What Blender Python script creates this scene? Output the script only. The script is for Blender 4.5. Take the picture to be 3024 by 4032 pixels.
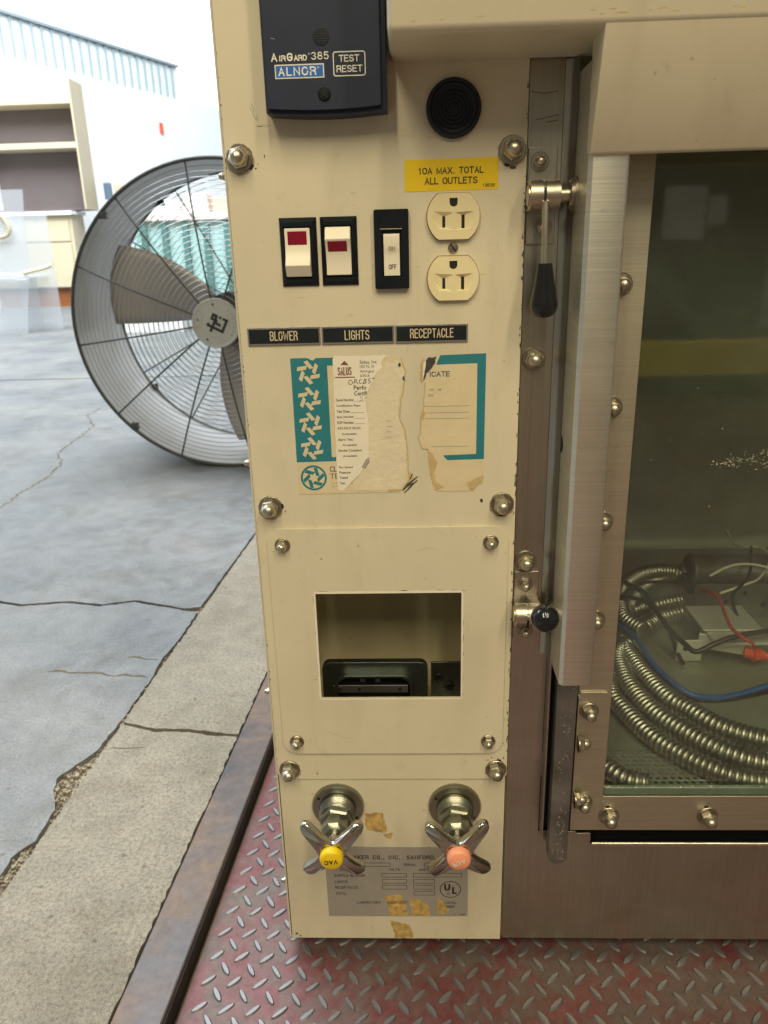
import bpy, bmesh, math, random
from mathutils import Vector, Matrix, noise
from mathutils.geometry import tessellate_polygon
R = math.radians
scene = bpy.context.scene
for o in list(bpy.data.objects): bpy.data.objects.remove(o)
COL = scene.collection

# ------------------------------------------------------------------ camera
def cam_axes(yaw, pitch, roll):
    f = Vector((math.sin(yaw)*math.cos(pitch), math.cos(yaw)*math.cos(pitch), -math.sin(pitch)))
    r = Vector((math.cos(yaw), -math.sin(yaw), 0)); u = r.cross(f)
    c, s = math.cos(roll), math.sin(roll)
    return c*r+s*u, -s*r+c*u, f
cr, cu, cf = cam_axes(R(-2.26374723), R(19.27439881), R(-1.55649008))
cam_d = bpy.data.cameras.new('camera'); cam = bpy.data.objects.new('camera', cam_d); COL.objects.link(cam)
cam.matrix_world = Matrix(((cr.x, cu.x, -cf.x, 0.0210174), (cr.y, cu.y, -cf.y, -0.53361709), (cr.z, cu.z, -cf.z, 0.606), (0, 0, 0, 1)))
cam_d.sensor_fit = 'HORIZONTAL'; cam_d.sensor_width = 36; cam_d.lens = 36*3028/3024
cam_d.clip_start = 0.01; cam_d.clip_end = 200
cam_d.dof.use_dof = True; cam_d.dof.focus_distance = 0.58; cam_d.dof.aperture_fstop = 20
scene.camera = cam
scene.render.resolution_x = 768; scene.render.resolution_y = 1024

# ------------------------------------------------------------------ world, lamps, exposure
w = bpy.data.worlds.new('World'); scene.world = w; w.use_nodes = True
bg = w.node_tree.nodes['Background']; bg.inputs[0].default_value = (0.95, 0.87, 0.71, 1); bg.inputs[1].default_value = 0.21
def area(name, loc, target, sx, sy, power, col, spread=180):
    d = bpy.data.lights.new(name, 'AREA'); d.shape = 'RECTANGLE'; d.size = sx; d.size_y = sy; d.energy = power; d.color = col
    d.spread = R(spread)
    o = bpy.data.objects.new(name, d); COL.objects.link(o); o.location = loc
    o.rotation_euler = (Vector(target)-Vector(loc)).to_track_quat('-Z', 'Y').to_euler()
    return o
WARM = (1.0, 0.87, 0.60)
for i, x in enumerate((-0.75, 0.25, 1.25)):
    area('ceiling_tube_lamp', (x, -2.15, 2.75), (x*0.4, -0.1, 0.3), 0.16, 1.7, 33, WARM)
area('yard_daylight', (-2.6, 3.8, 7.2), (-4.2, 9.0, 0.6), 8, 7, 2600, (0.86, 0.94, 1.0))
area('door_daylight', (-3.2, 1.2, 3.6), (-1.6, 1.6, 0.0), 3.0, 4.0, 34, (0.80, 0.90, 1.0))
scene.view_settings.view_transform = 'Standard'; scene.view_settings.look = 'None'
scene.view_settings.gamma = 1; scene.view_settings.exposure = 0

# ------------------------------------------------------------------ materials
MATS = {}
def nt(name):
    m = bpy.data.materials.new(name); m.use_nodes = True; MATS[name] = m
    t = m.node_tree; b = t.nodes['Principled BSDF']
    return m, t, b
def N(t, kind, **kw):
    n = t.nodes.new(kind)
    for k, v in kw.items():
        if k.startswith('i_'): n.inputs[k[2:].replace('_', ' ')].default_value = v
        else: setattr(n, k, v)
    return n
def coords(t, scale=(1, 1, 1), kind='Object', rot=(0, 0, 0)):
    tc = N(t, 'ShaderNodeTexCoord'); mp = N(t, 'ShaderNodeMapping')
    mp.inputs['Scale'].default_value = scale; mp.inputs['Rotation'].default_value = rot
    t.links.new(tc.outputs[kind], mp.inputs['Vector']); return mp.outputs['Vector']
def noisetex(t, vec, scale, detail=4, rough=.55, dist=0):
    n = N(t, 'ShaderNodeTexNoise'); n.inputs['Scale'].default_value = scale; n.inputs['Detail'].default_value = detail
    n.inputs['Roughness'].default_value = rough; n.inputs['Distortion'].default_value = dist
    t.links.new(vec, n.inputs['Vector']); return n.outputs['Fac']
def ramp(t, fac, stops):
    n = N(t, 'ShaderNodeValToRGB'); e = n.color_ramp.elements
    while len(e) < len(stops): e.new(0.5)
    for k, (p, c) in zip(e, stops):
        k.position = p; k.color = (c[0], c[1], c[2], 1) if isinstance(c, (tuple, list)) else (c, c, c, 1)
    t.links.new(fac, n.inputs['Fac']); return n.outputs['Color']
def mixc(t, fac, a, b, mode='MIX'):
    n = N(t, 'ShaderNodeMix'); n.data_type = 'RGBA'; n.blend_type = mode
    for s, v in ((n.inputs[0], fac), (n.inputs[6], a), (n.inputs[7], b)):
        if hasattr(v, 'links'): t.links.new(v, s)
        elif isinstance(v, (tuple, list)): s.default_value = (v[0], v[1], v[2], 1)
        else: s.default_value = v
    return n.outputs[2]
def bump(t, b, h, strength=.3, dist=.001, nrm=None):
    n = N(t, 'ShaderNodeBump'); n.inputs['Strength'].default_value = strength; n.inputs['Distance'].default_value = dist
    t.links.new(h, n.inputs['Height'])
    if nrm is not None: t.links.new(nrm, n.inputs['Normal'])
    t.links.new(n.outputs['Normal'], b.inputs['Normal']); return n.outputs['Normal']
def simple(name, col, rough=.5, metal=0., var=.12, vs=30, bs=0, bscale=300, spec=.5, rvar=.1):
    m, t, b = nt(name); v = coords(t)
    f = noisetex(t, v, vs, 5)
    c = ramp(t, f, [(.25, tuple(x*(1-var) for x in col)), (.75, tuple(min(1, x*(1+var)) for x in col))])
    t.links.new(c, b.inputs['Base Color'])
    r = N(t, 'ShaderNodeMapRange'); r.inputs['To Min'].default_value = max(0, rough-rvar); r.inputs['To Max'].default_value = min(1, rough+rvar)
    t.links.new(noisetex(t, v, vs*2.3, 3), r.inputs['Value']); t.links.new(r.outputs[0], b.inputs['Roughness'])
    b.inputs['Metallic'].default_value = metal; b.inputs['Specular IOR Level'].default_value = spec
    if bs: bump(t, b, noisetex(t, v, bscale, 3), bs, .0006)
    return m
# cream paint with faint grime and orange peel
def cream(name, base, grime):
    m, t, b = nt(name); v = coords(t)
    f1 = noisetex(t, v, 14, 6, .6); f2 = noisetex(t, v, 45, 6, .65, .6); f3 = noisetex(t, v, 170, 3)
    c = ramp(t, f1, [(.3, tuple(x*.93 for x in base)), (.7, base)])
    g = ramp(t, f2, [(.60, 0.), (.74, 1.)])
    c = mixc(t, mixc(t, .24, (0, 0, 0), g), c, grime)
    f6 = noisetex(t, coords(t, (26, 26, 5)), 1, 5, .6, .5); c = mixc(t, mixc(t, .22, (0, 0, 0), ramp(t, f6, [(.52, 0.), (.72, 1.)])), c, grime)
    f7 = noisetex(t, v, 5, 4, .5); c = mixc(t, .5, c, ramp(t, f7, [(.35, (.88, .88, .90)), (.65, (1, 1, 1))]), 'MULTIPLY')
    sp = ramp(t, f3, [(.715, 0.), (.74, 1.)])
    c = mixc(t, mixc(t, .35, (0, 0, 0), sp), c, (.22, .16, .08))
    t.links.new(c, b.inputs['Base Color'])
    rr = ramp(t, f2, [(.3, .36), (.8, .55)]); t.links.new(rr, b.inputs['Roughness'])
    n1 = noisetex(t, v, 900, 2); bump(t, b, n1, .12, .0004)
    return m
cream('cream_paint', (.695, .63, .455), (.42, .35, .22))
cream('cream_inner', (.78, .70, .44), (.3, .25, .12))
# stainless steel: brushed along one axis, tarnished
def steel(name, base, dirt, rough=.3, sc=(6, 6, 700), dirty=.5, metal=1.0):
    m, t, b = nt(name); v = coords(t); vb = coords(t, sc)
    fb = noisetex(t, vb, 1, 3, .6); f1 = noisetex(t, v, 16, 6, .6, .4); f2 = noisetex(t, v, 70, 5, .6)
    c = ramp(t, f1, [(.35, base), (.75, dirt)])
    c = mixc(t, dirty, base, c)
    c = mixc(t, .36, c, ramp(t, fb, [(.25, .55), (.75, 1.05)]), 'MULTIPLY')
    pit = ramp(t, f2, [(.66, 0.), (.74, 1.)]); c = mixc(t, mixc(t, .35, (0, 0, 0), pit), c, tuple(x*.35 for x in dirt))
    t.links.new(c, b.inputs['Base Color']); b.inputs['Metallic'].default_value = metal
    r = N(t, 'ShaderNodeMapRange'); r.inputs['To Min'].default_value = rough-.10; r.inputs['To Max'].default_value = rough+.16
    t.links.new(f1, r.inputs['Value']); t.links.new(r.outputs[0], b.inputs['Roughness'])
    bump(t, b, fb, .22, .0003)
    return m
steel('steel_front', (.50, .475, .41), (.36, .315, .235), .34, (500, 6, 6), .7)
steel('steel_brushed', (.82, .81, .72), (.72, .69, .57), .42, (6, 6, 900), .5)
steel('steel_frame', (.64, .61, .49), (.52, .47, .34), .44, (8, 8, 600), .6)
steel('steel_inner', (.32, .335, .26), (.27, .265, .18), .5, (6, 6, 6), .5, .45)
steel('nut_steel', (.60, .56, .45), (.42, .37, .26), .32, (60, 60, 60), .5)
steel('washer_steel', (.42, .38, .31), (.30, .25, .17), .32, (80, 80, 80), .6)
steel('chrome_worn', (.62, .60, .54), (.36, .35, .27), .14, (30, 30, 30), .75)
steel('valve_body', (.36, .37, .32), (.30, .28, .17), .34, (60, 60, 60), .8)
steel('galvanised', (.20, .20, .18), (.52, .52, .49), .5, (8, 8, 40), .7)
steel('conduit_steel', (.54, .52, .45), (.36, .33, .24), .37, (50, 50, 50), .6)
steel('box_steel', (.22, .25, .225), (.10, .10, .07), .38, (20, 20, 20), .6)
steel('zinc', (.74, .74, .66), (.55, .54, .46), .34, (20, 20, 20), .5, .45)
simple('black_plastic', (.008, .011, .015), .34, 0, .2, 60, 0, 300, .25)
simple('black_rubber', (.011, .014, .021), .5, 0, .25, 60, 0, 300, .4)
simple('navy_plastic', (.020, .027, .050), .5, 0, .10, 40, .12, 1200, .3)
simple('white_rocker', (.80, .74, .58), .32, 0, .03, 60)
simple('red_lens', (.22, .004, .022), .18, 0, .2, 900)
simple('ivory_plastic', (.78, .68, .40), .30, 0, .05, 40)
simple('slot_black', (.006, .006, .006), .7, 0, 0, 10)
simple('print_black', (.012, .012, .014), .55, 0, .1, 100)
simple('print_white', (.80, .78, .68), .5, 0, .05, 100)
simple('print_tan', (.66, .55, .36), .5, 0, .1, 200)
simple('print_teal', (.02, .19, .23), .5, 0, .1, 60)
simple('print_navy', (.015, .07, .13), .5, 0, .1, 60)
simple('print_blue', (.02, .13, .45), .45, 0, .05, 60)
simple('print_brown', (.20, .075, .035), .5, 0, .2, 200)
simple('print_grey', (.30, .30, .24), .5, 0, .1, 60)
simple('ink', (.05, .03, .025), .5, 0, .2, 90)
simple('label_yellow', (.80, .56, .005), .42, 0, .03, 40)
simple('label_black', (.008, .012, .016), .35, 0, .2, 80)
simple('label_metal', (.40, .38, .34), .35, .8, .1, 80)
simple('plate_grey', (.40, .385, .33), .38, .35, .06, 50)
simple('paper_cream', (.66, .56, .355), .7, 0, .06, 60, .25, 500)
simple('paper_white', (.80, .74, .60), .6, 0, .05, 45, .15, 300)
simple('paper_torn', (.70, .615, .44), .85, 0, .07, 90, .9, 260)
simple('paper_stained', (.52, .39, .18), .85, 0, .18, 90, .5, 300)
simple('bare_metal', (.10, .10, .10), .45, .6, .3, 200)
simple('tape_residue', (.50, .34, .11), .6, 0, .45, 190, .5, 300)
simple('knob_black', (.010, .011, .013), .12, 0, .1, 60)
simple('cap_yellow', (.80, .56, .01), .35, 0, .05, 60)
simple('cap_salmon', (.90, .36, .21), .38, 0, .05, 60)
simple('blue_wire', (.02, .09, .30), .4, 0, .1, 60)
simple('black_wire', (.010, .010, .010), .4, 0, .1, 60)
simple('white_wire', (.70, .66, .5), .5, 0, .1, 60)
simple('red_wire', (.50, .015, .012), .4, 0, .1, 60)
simple('orange_plastic', (.70, .075, .015), .4, 0, .1, 60)
simple('dark_can', (.15, .145, .125), .42, .5, .35, 40)
simple('fan_grey', (.58, .59, .60), .45, .2, .05, 10)
simple('fan_dark', (.06, .065, .065), .5, .3, .15, 20)
simple('fan_wire', (.42, .43, .43), .38, .6, .1, 40)
simple('fan_blade', (.38, .35, .325), .45, .2, .14, 8)
simple('hub_grey', (.36, .37, .35), .45, 0, .05, 20)
simple('brown_laminate', (.135, .105, .10), .6, 0, .05, 6)
simple('beige_laminate', (.50, .43, .29), .5, 0, .04, 5)
simple('white_laminate', (.82, .82, .78), .45, 0, .02, 5)
simple('orange_wood', (.24, .075, .015), .5, 0, .12, 30)
simple('white_siding', (.86, .90, .92), .6, 0, .02, 3)
simple('blue_rib', (.28, .35, .39), .6, 0, .05, 6)
simple('blue_band', (.88, .94, .95), .6, 0, .05, 6)
simple('teal_paint', (.36, .56, .53), .55, 0, .1, 5)
simple('teal_dark', (.07, .18, .16), .55, 0, .1, 5)
simple('pink_clutter', (.76, .64, .58), .7, 0, .1, 12)
simple('window_blue', (.12, .17, .24), .25, 0, .1, 6)
simple('yellow_rail', (.85, .62, .02), .45, 0, .1, 6)
simple('dark_locker', (.06, .065, .05), .6, 0, .15, 3)
simple('sheet_paper', (.50, .49, .45), .7, 0, .05, 10)
simple('dirt', (.13, .095, .055), .95, 0, .4, 60, .8, 150)
simple('crack_dirt', (.10, .075, .04), .95, 0, .35, 90)
simple('grime', (.40, .325, .20), .8, 0, .25, 200)  # dirt mixed with painted shadow tone for the rings round the bolts
simple('grime_faint', (.60, .52, .345), .6, 0, .1, 200)
simple('gasket_black', (.012, .011, .010), .7, 0, .2, 60)
simple('glass_edge', (.11, .15, .10), .25, 0, .15, 40)
simple('residue', (.42, .40, .28), .8, 0, .3, 120)
# concrete
def concrete(name, base, warm, agg, ascale, polish):
    m, t, b = nt(name); v = coords(t)
    f1 = noisetex(t, v, 2.6, 6, .6, .3); f2 = noisetex(t, v, 30, 7, .68); f3 = noisetex(t, v, 240, 4, .7)
    c = ramp(t, f1, [(.33, base), (.68, warm)])
    c = mixc(t, .65, c, ramp(t, f2, [(.3, .55), (.7, 1.)]), 'MULTIPLY')
    f5 = noisetex(t, v, 7, 7, .62, 1.2); c = mixc(t, .55, c, ramp(t, f5, [(.32, (.62, .58, .50)), (.52, (1, 1, 1))]), 'MULTIPLY')
    c = mixc(t, .8, c, ramp(t, noisetex(t, v, 750, 3, .7), [(.36, .62), (.5, .95), (.64, 1.15)]), 'MULTIPLY')
    c = mixc(t, agg, c, ramp(t, f3, [(.36, .35), (.5, .8), (.66, 1.0)]), 'MULTIPLY')
    vo = N(t, 'ShaderNodeTexVoronoi'); vo.inputs['Scale'].default_value = ascale; t.links.new(v, vo.inputs['Vector'])
    st = ramp(t, vo.outputs['Distance'], [(.10, 1.), (.17, 0.)])
    c = mixc(t, mixc(t, agg*.55, (0, 0, 0), st), c, mixc(t, .6, vo.outputs['Color'], (.35, .32, .27)))
    vo2 = N(t, 'ShaderNodeTexVoronoi'); vo2.inputs['Scale'].default_value = 26; t.links.new(v, vo2.inputs['Vector'])
    pit = ramp(t, vo2.outputs['Distance'], [(.05, 1.), (.085, 0.)]); c = mixc(t, mixc(t, .6, (0, 0, 0), pit), c, (.07, .06, .045))
    t.links.new(c, b.inputs['Base Color'])
    r = ramp(t, f2, [(.3, polish), (.75, min(1, polish+.25))]); t.links.new(r, b.inputs['Roughness'])
    h = mixc(t, .5, f3, pit, 'SUBTRACT'); bump(t, b, h, .35 if polish > .6 else .18, .0012)
    return m
concrete('concrete_smooth', (.165, .178, .192), (.285, .28, .27), .42, 140, .42)
concrete('concrete_rough', (.27, .24, .185), (.37, .33, .26), .62, 230, .78)
concrete('concrete_broken', (.34, .28, .20), (.48, .41, .30), 1.0, 120, .9)
# rim: worn dark steel with rust
m, t, b = nt('rim_steel'); v = coords(t); f1 = noisetex(t, v, 9, 6, .65, .3); f2 = noisetex(t, v, 90, 6, .7)
c = ramp(t, f1, [(.34, (.085, .086, .096)), (.50, (.13, .105, .096)), (.66, (.20, .135, .095))])
c = mixc(t, .6, c, ramp(t, f2, [(.3, .5), (.7, 1.1)]), 'MULTIPLY'); t.links.new(c, b.inputs['Base Color'])
t.links.new(ramp(t, f1, [(.38, .40), (.7, .65)]), b.inputs['Roughness']); b.inputs['Metallic'].default_value = .4; bump(t, b, f2, .2, .0005)
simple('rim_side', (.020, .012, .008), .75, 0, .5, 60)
# tread plate: worn red paint over grey steel
def tread(name, worn):
    m, t, b = nt(name); v = coords(t); f1 = noisetex(t, v, 22, 7, .66, .5); f2 = noisetex(t, v, 150, 5, .7); f3 = noisetex(t, v, 7, 4)
    red = ramp(t, f2, [(.3, (.12, .030, .034)), (.7, (.18, .068, .067))])
    gry = ramp(t, f2, [(.3, (.10, .075, .066)), (.7, (.16, .125, .11))])
    k = ramp(t, f1, [(.47-.06*worn, 0.), (.66-.06*worn, 1.)])
    c = mixc(t, k, red, gry) if worn < 2 else ramp(t, f1, [(.3, (.17, .17, .18)), (.75, (.25, .235, .225))])
    t.links.new(c, b.inputs['Base Color']); b.inputs['Metallic'].default_value = .30 if worn < 2 else .65
    t.links.new(ramp(t, f1, [(.3, .42), (.7, .60)]) if worn < 2 else ramp(t, f1, [(.3, .40), (.7, .55)]), b.inputs['Roughness'])
    bump(t, b, f2, .25, .0006); return m
tread('tread_plate', 1); tread('tread_top', 2)
# glass: clear green-tinted sheet with a mirror coat by Fresnel
m, t, b = nt('sash_glass'); t.nodes.remove(b)
tr = N(t, 'ShaderNodeBsdfTransparent'); tr.inputs[0].default_value = (.92, .95, .91, 1)
gl = N(t, 'ShaderNodeBsdfGlossy'); gl.inputs['Roughness'].default_value = .035; gl.inputs[0].default_value = (1, 1, 1, 1)
fr = N(t, 'ShaderNodeFresnel'); fr.inputs['IOR'].default_value = 1.75
df = N(t, 'ShaderNodeBsdfDiffuse'); df.inputs[0].default_value = (.38, .45, .40, 1)
mx = N(t, 'ShaderNodeMixShader'); mx2 = N(t, 'ShaderNodeMixShader')
v = coords(t); smf = ramp(t, noisetex(t, v, 9, 5, .6, .8), [(.40, .02), (.75, .085)])
t.links.new(smf, mx2.inputs[0]); t.links.new(tr.outputs[0], mx2.inputs[1]); t.links.new(df.outputs[0], mx2.inputs[2])
ge = N(t, 'ShaderNodeNewGeometry'); m1 = N(t, 'ShaderNodeMath', operation='SUBTRACT'); m1.inputs[0].default_value = 1; t.links.new(ge.outputs['Backfacing'], m1.inputs[1])
m2 = N(t, 'ShaderNodeMath', operation='MULTIPLY'); t.links.new(fr.outputs[0], m2.inputs[0]); t.links.new(m1.outputs[0], m2.inputs[1])
t.links.new(m2.outputs[0], mx.inputs[0]); t.links.new(mx2.outputs[0], mx.inputs[1]); t.links.new(gl.outputs[0], mx.inputs[2])
t.links.new(mx.outputs[0], t.nodes['Material Output'].inputs[0])
m, t, b = nt('acrylic'); t.nodes.remove(b)
tr = N(t, 'ShaderNodeBsdfTransparent'); tr.inputs[0].default_value = (.93, .94, .95, 1)
gl = N(t, 'ShaderNodeBsdfGlossy'); gl.inputs['Roughness'].default_value = .1
df = N(t, 'ShaderNodeBsdfDiffuse'); df.inputs[0].default_value = (.8, .82, .85, 1)
mx = N(t, 'ShaderNodeMixShader'); mx2 = N(t, 'ShaderNodeMixShader'); mx2.inputs[0].default_value = .24; mx.inputs[0].default_value = .08
t.links.new(tr.outputs[0], mx2.inputs[1]); t.links.new(df.outputs[0], mx2.inputs[2])
t.links.new(mx2.outputs[0], mx.inputs[1]); t.links.new(gl.outputs[0], mx.inputs[2]); t.links.new(mx.outputs[0], t.nodes['Material Output'].inputs[0])
m, t, b = nt('sky_light'); t.nodes.remove(b); em = N(t, 'ShaderNodeEmission'); em.inputs[0].default_value = (.93, .97, 1, 1); em.inputs[1].default_value = 2.2
t.links.new(em.outputs[0], t.nodes['Material Output'].inputs[0])

# ------------------------------------------------------------------ mesh helpers (all coordinates in millimetres)
class MB:
    def __init__(s): s.v = []; s.f = []
    def add(s, vs, fs):
        k = len(s.v); s.v += [tuple(p) for p in vs]; s.f += [tuple(i+k for i in f) for f in fs]; return s
    def box(s, x0, x1, y0, y1, z0, z1):
        return s.add([(x0,y0,z0),(x1,y0,z0),(x1,y1,z0),(x0,y1,z0),(x0,y0,z1),(x1,y0,z1),(x1,y1,z1),(x0,y1,z1)],
                     [(0,3,2,1),(4,5,6,7),(0,1,5,4),(1,2,6,5),(2,3,7,6),(3,0,4,7)])
    def poly(s, outer, holes=(), e0=0., e1=1., axis='y', back=True):
        """extruded polygon. axis y: points are (x,z), z: points are (x,y), x: points are (y,z); e0..e1 along the axis"""
        mp = {'y': lambda p, e: (p[0], e, p[1]), 'z': lambda p, e: (p[0], p[1], e), 'x': lambda p, e: (e, p[0], p[1])}[axis]
        loops = [list(outer)]+[list(h) for h in holes]
        tri = tessellate_polygon([[Vector((p[0], p[1], 0)) for p in l] for l in loops])
        flat = [p for l in loops for p in l]; n = len(flat)
        vs = [mp(p, e0) for p in flat]; fs = [tuple(q) for q in tri]
        if back:
            vs += [mp(p, e1) for p in flat]; fs += [tuple(i+n for i in reversed(q)) for q in tri]
            k = 0
            for l in loops:
                m_ = len(l)
                fs += [(k+i, k+(i+1) % m_, n+k+(i+1) % m_, n+k+i) for i in range(m_)]; k += m_
        return s.add(vs, fs)
    def lathe(s, prof, c, axis=(0, -1, 0), n=24, ph=0., sx=1.):
        """prof: (radius, height along axis)"""
        a = Vector(axis).normalized(); h = Vector((0, 0, 1)) if abs(a.z) < .9 else Vector((1, 0, 0))
        e1 = a.cross(h).normalized(); e2 = e1.cross(a); c = Vector(c); vs = []; fs = []
        for (r, hh) in prof:
            for i in range(n):
                q = ph+2*math.pi*i/n; vs.append(c+a*hh+e1*(r*math.cos(q))+e2*(r*math.sin(q)))
        for j in range(len(prof)-1):
            for i in range(n): fs.append((j*n+i, j*n+(i+1) % n, (j+1)*n+(i+1) % n, (j+1)*n+i))
        if prof[0][0] > .01: fs.append(tuple(range(n-1, -1, -1)))
        if prof[-1][0] > .01: fs.append(tuple((len(prof)-1)*n+i for i in range(n)))
        return s.add(vs, fs)
    def tube(s, path, rad, n=10, caps=True, flat=1.):
        P = [Vector(p) for p in path]; m_ = len(P); rad = rad if isinstance(rad, (list, tuple)) else [rad]*m_
        t0 = (P[1]-P[0]).normalized(); up = Vector((0, 0, 1)) if abs(t0.z) < .9 else Vector((1, 0, 0))
        nrm = (up-t0*up.dot(t0)).normalized(); vs = []; fs = []
        for i in range(m_):
            t_ = (P[min(i+1, m_-1)]-P[max(i-1, 0)]).normalized(); nrm = (nrm-t_*nrm.dot(t_)).normalized(); b_ = t_.cross(nrm)
            for k in range(n):
                q = 2*math.pi*k/n; vs.append(P[i]+nrm*(rad[i]*flat*math.cos(q))+b_*(rad[i]*math.sin(q)))
        for i in range(m_-1):
            for k in range(n): fs.append((i*n+k, i*n+(k+1) % n, (i+1)*n+(k+1) % n, (i+1)*n+k))
        if caps: fs.append(tuple(range(n-1, -1, -1))); fs.append(tuple((m_-1)*n+k for k in range(n)))
        return s.add(vs, fs)
    def mesh(s, name, angle=32, smooth=True):
        me = bpy.data.meshes.new(name); me.from_pydata([(x*.001, y*.001, z*.001) for x, y, z in s.v], [], s.f)
        bm = bmesh.new(); bm.from_mesh(me); bmesh.ops.recalc_face_normals(bm, faces=bm.faces); bm.to_mesh(me); bm.free()
        if smooth:
            me.polygons.foreach_set('use_smooth', [True]*len(me.polygons)); me.set_sharp_from_angle(angle=R(angle))
        return me
    def build(s, name, mat, parent=None, bevel=0, seg=2, angle=32, smooth=True):
        me = s.mesh(name, angle, smooth); return link(name, me, mat, parent, bevel, seg)
def link(name, me, mat, parent=None, bevel=0, seg=2):
    if mat and not me.materials: me.materials.append(MATS[mat])
    o = bpy.data.objects.new(name, me); COL.objects.link(o)
    if parent: o.parent = parent
    if bevel:
        md = o.modifiers.new('bevel', 'BEVEL'); md.width = bevel*.001; md.segments = seg; md.limit_method = 'ANGLE'; md.angle_limit = R(40); md.harden_normals = True
    return o
def tag(o, label, cat, group=None, kind=None):
    if label: o['label'] = label
    if cat: o['category'] = cat
    if group: o['group'] = group
    if kind: o['kind'] = kind
    return o
def thing(name, label, cat, loc=(0, 0, 0), group=None):
    o = bpy.data.objects.new(name, None); o.empty_display_size = .05; COL.objects.link(o)
    o.location = [c*.001 for c in loc]; return tag(o, label, cat, group)
def rrect(x0, x1, z0, z1, r, n=5):
    pts = []
    for cx, cz, a in ((x1-r, z0+r, -90), (x1-r, z1-r, 0), (x0+r, z1-r, 90), (x0+r, z0+r, 180)):
        for i in range(n+1):
            q = R(a+90*i/n); pts.append((cx+r*math.cos(q), cz+r*math.sin(q)))
    return pts
def jag(pts, amp=.6, step=2., seed=1, closed=True):
    rnd = random.Random(seed); out = []; m_ = len(pts)
    for i in range(m_ if closed else m_-1):
        a, b_ = Vector(pts[i]), Vector(pts[(i+1) % m_]); L = (b_-a).length; k = max(1, int(L/step))
        d = (b_-a)/max(L, 1e-6); nn = Vector((-d.y, d.x))
        for j in range(k):
            p = a+(b_-a)*(j/k)+nn*(rnd.uniform(-amp, amp) if j else rnd.uniform(-amp, amp)*.4); out.append((p.x, p.y))
    if not closed: out.append(tuple(pts[-1]))
    return out
def sheet(name, pts, y, mat, parent, th=.12, holes=()):
    return MB().poly(pts, holes, y, y+th).build(name, mat, parent, smooth=False)
def rect(x0, x1, z0, z1): return [(x0, z0), (x1, z0), (x1, z1), (x0, z1)]
def strokes(name, lines, w_, y, mat, parent):
    """pen strokes drawn as thin flat ribbons with mitred corners"""
    mb = MB(); y0 = y
    for li, ln in enumerate(lines):
        y = y0-.014*(li % 5)      # crossing strokes never share a plane
        P = [Vector(ln[0])]
        for p in ln[1:]:
            if (Vector(p)-P[-1]).length > 1e-4: P.append(Vector(p))
        if len(P) < 2: continue
        n = len(P); D = [(P[i+1]-P[i]).normalized() for i in range(n-1)]; Lf = []; Rt = []
        for i in range(n):
            d0 = D[max(i-1, 0)]; d1 = D[min(i, n-2)]; t_ = (d0+d1); t_ = t_.normalized() if t_.length > .05 else d1; n_ = Vector((-t_.y, t_.x)); k = 1/max(.5, n_.dot(Vector((-d1.y, d1.x))))
            e = P[i]+(-d1*w_*.5 if i == 0 else d0*w_*.5 if i == n-1 else Vector((0, 0)))
            Lf.append(e+n_*(w_/2*k)); Rt.append(e-n_*(w_/2*k))
        mb.add([(p.x, y, p.y) for p in Lf]+[(p.x, y, p.y) for p in Rt], [(i, i+1, n+i+1, n+i) for i in range(n-1)])
    o = mb.build(name, mat, parent, smooth=False)
    return o
def text(body, x0, z0, x1, z1, y, mat, parent, bold=0., rot=0., slope=0., name='lettering'):
    """flat lettering fitted into the rectangle x0..x1, z0..z1 on the plane y"""
    cu_ = bpy.data.curves.new(name, 'FONT'); cu_.body = body; cu_.size = 1; cu_.resolution_u = 3; cu_.offset = bold; cu_.fill_mode = 'FRONT'
    to = bpy.data.objects.new(name, cu_); COL.objects.link(to)
    me = bpy.data.meshes.new_from_object(to, depsgraph=bpy.context.evaluated_depsgraph_get())
    bpy.data.objects.remove(to); bpy.data.curves.remove(cu_)
    xs = [v_.co.x for v_ in me.vertices]; ys = [v_.co.y for v_ in me.vertices]
    ax, bx_, ay, by_ = min(xs), max(xs), min(ys), max(ys); c, s_ = math.cos(R(rot)), math.sin(R(rot))
    cx, cz = (x0+x1)/2, (z0+z1)/2
    for v_ in me.vertices:
        px = (v_.co.x-ax)/(bx_-ax)*(x1-x0)-(x1-x0)/2; pz = (v_.co.y-ay)/(by_-ay)*(z1-z0)-(z1-z0)/2+px*slope
        v_.co = ((cx+px*c-pz*s_)*.001, y*.001, (cz+px*s_+pz*c)*.001)
    me.materials.clear()
    return link(name, me, mat, parent)
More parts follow.
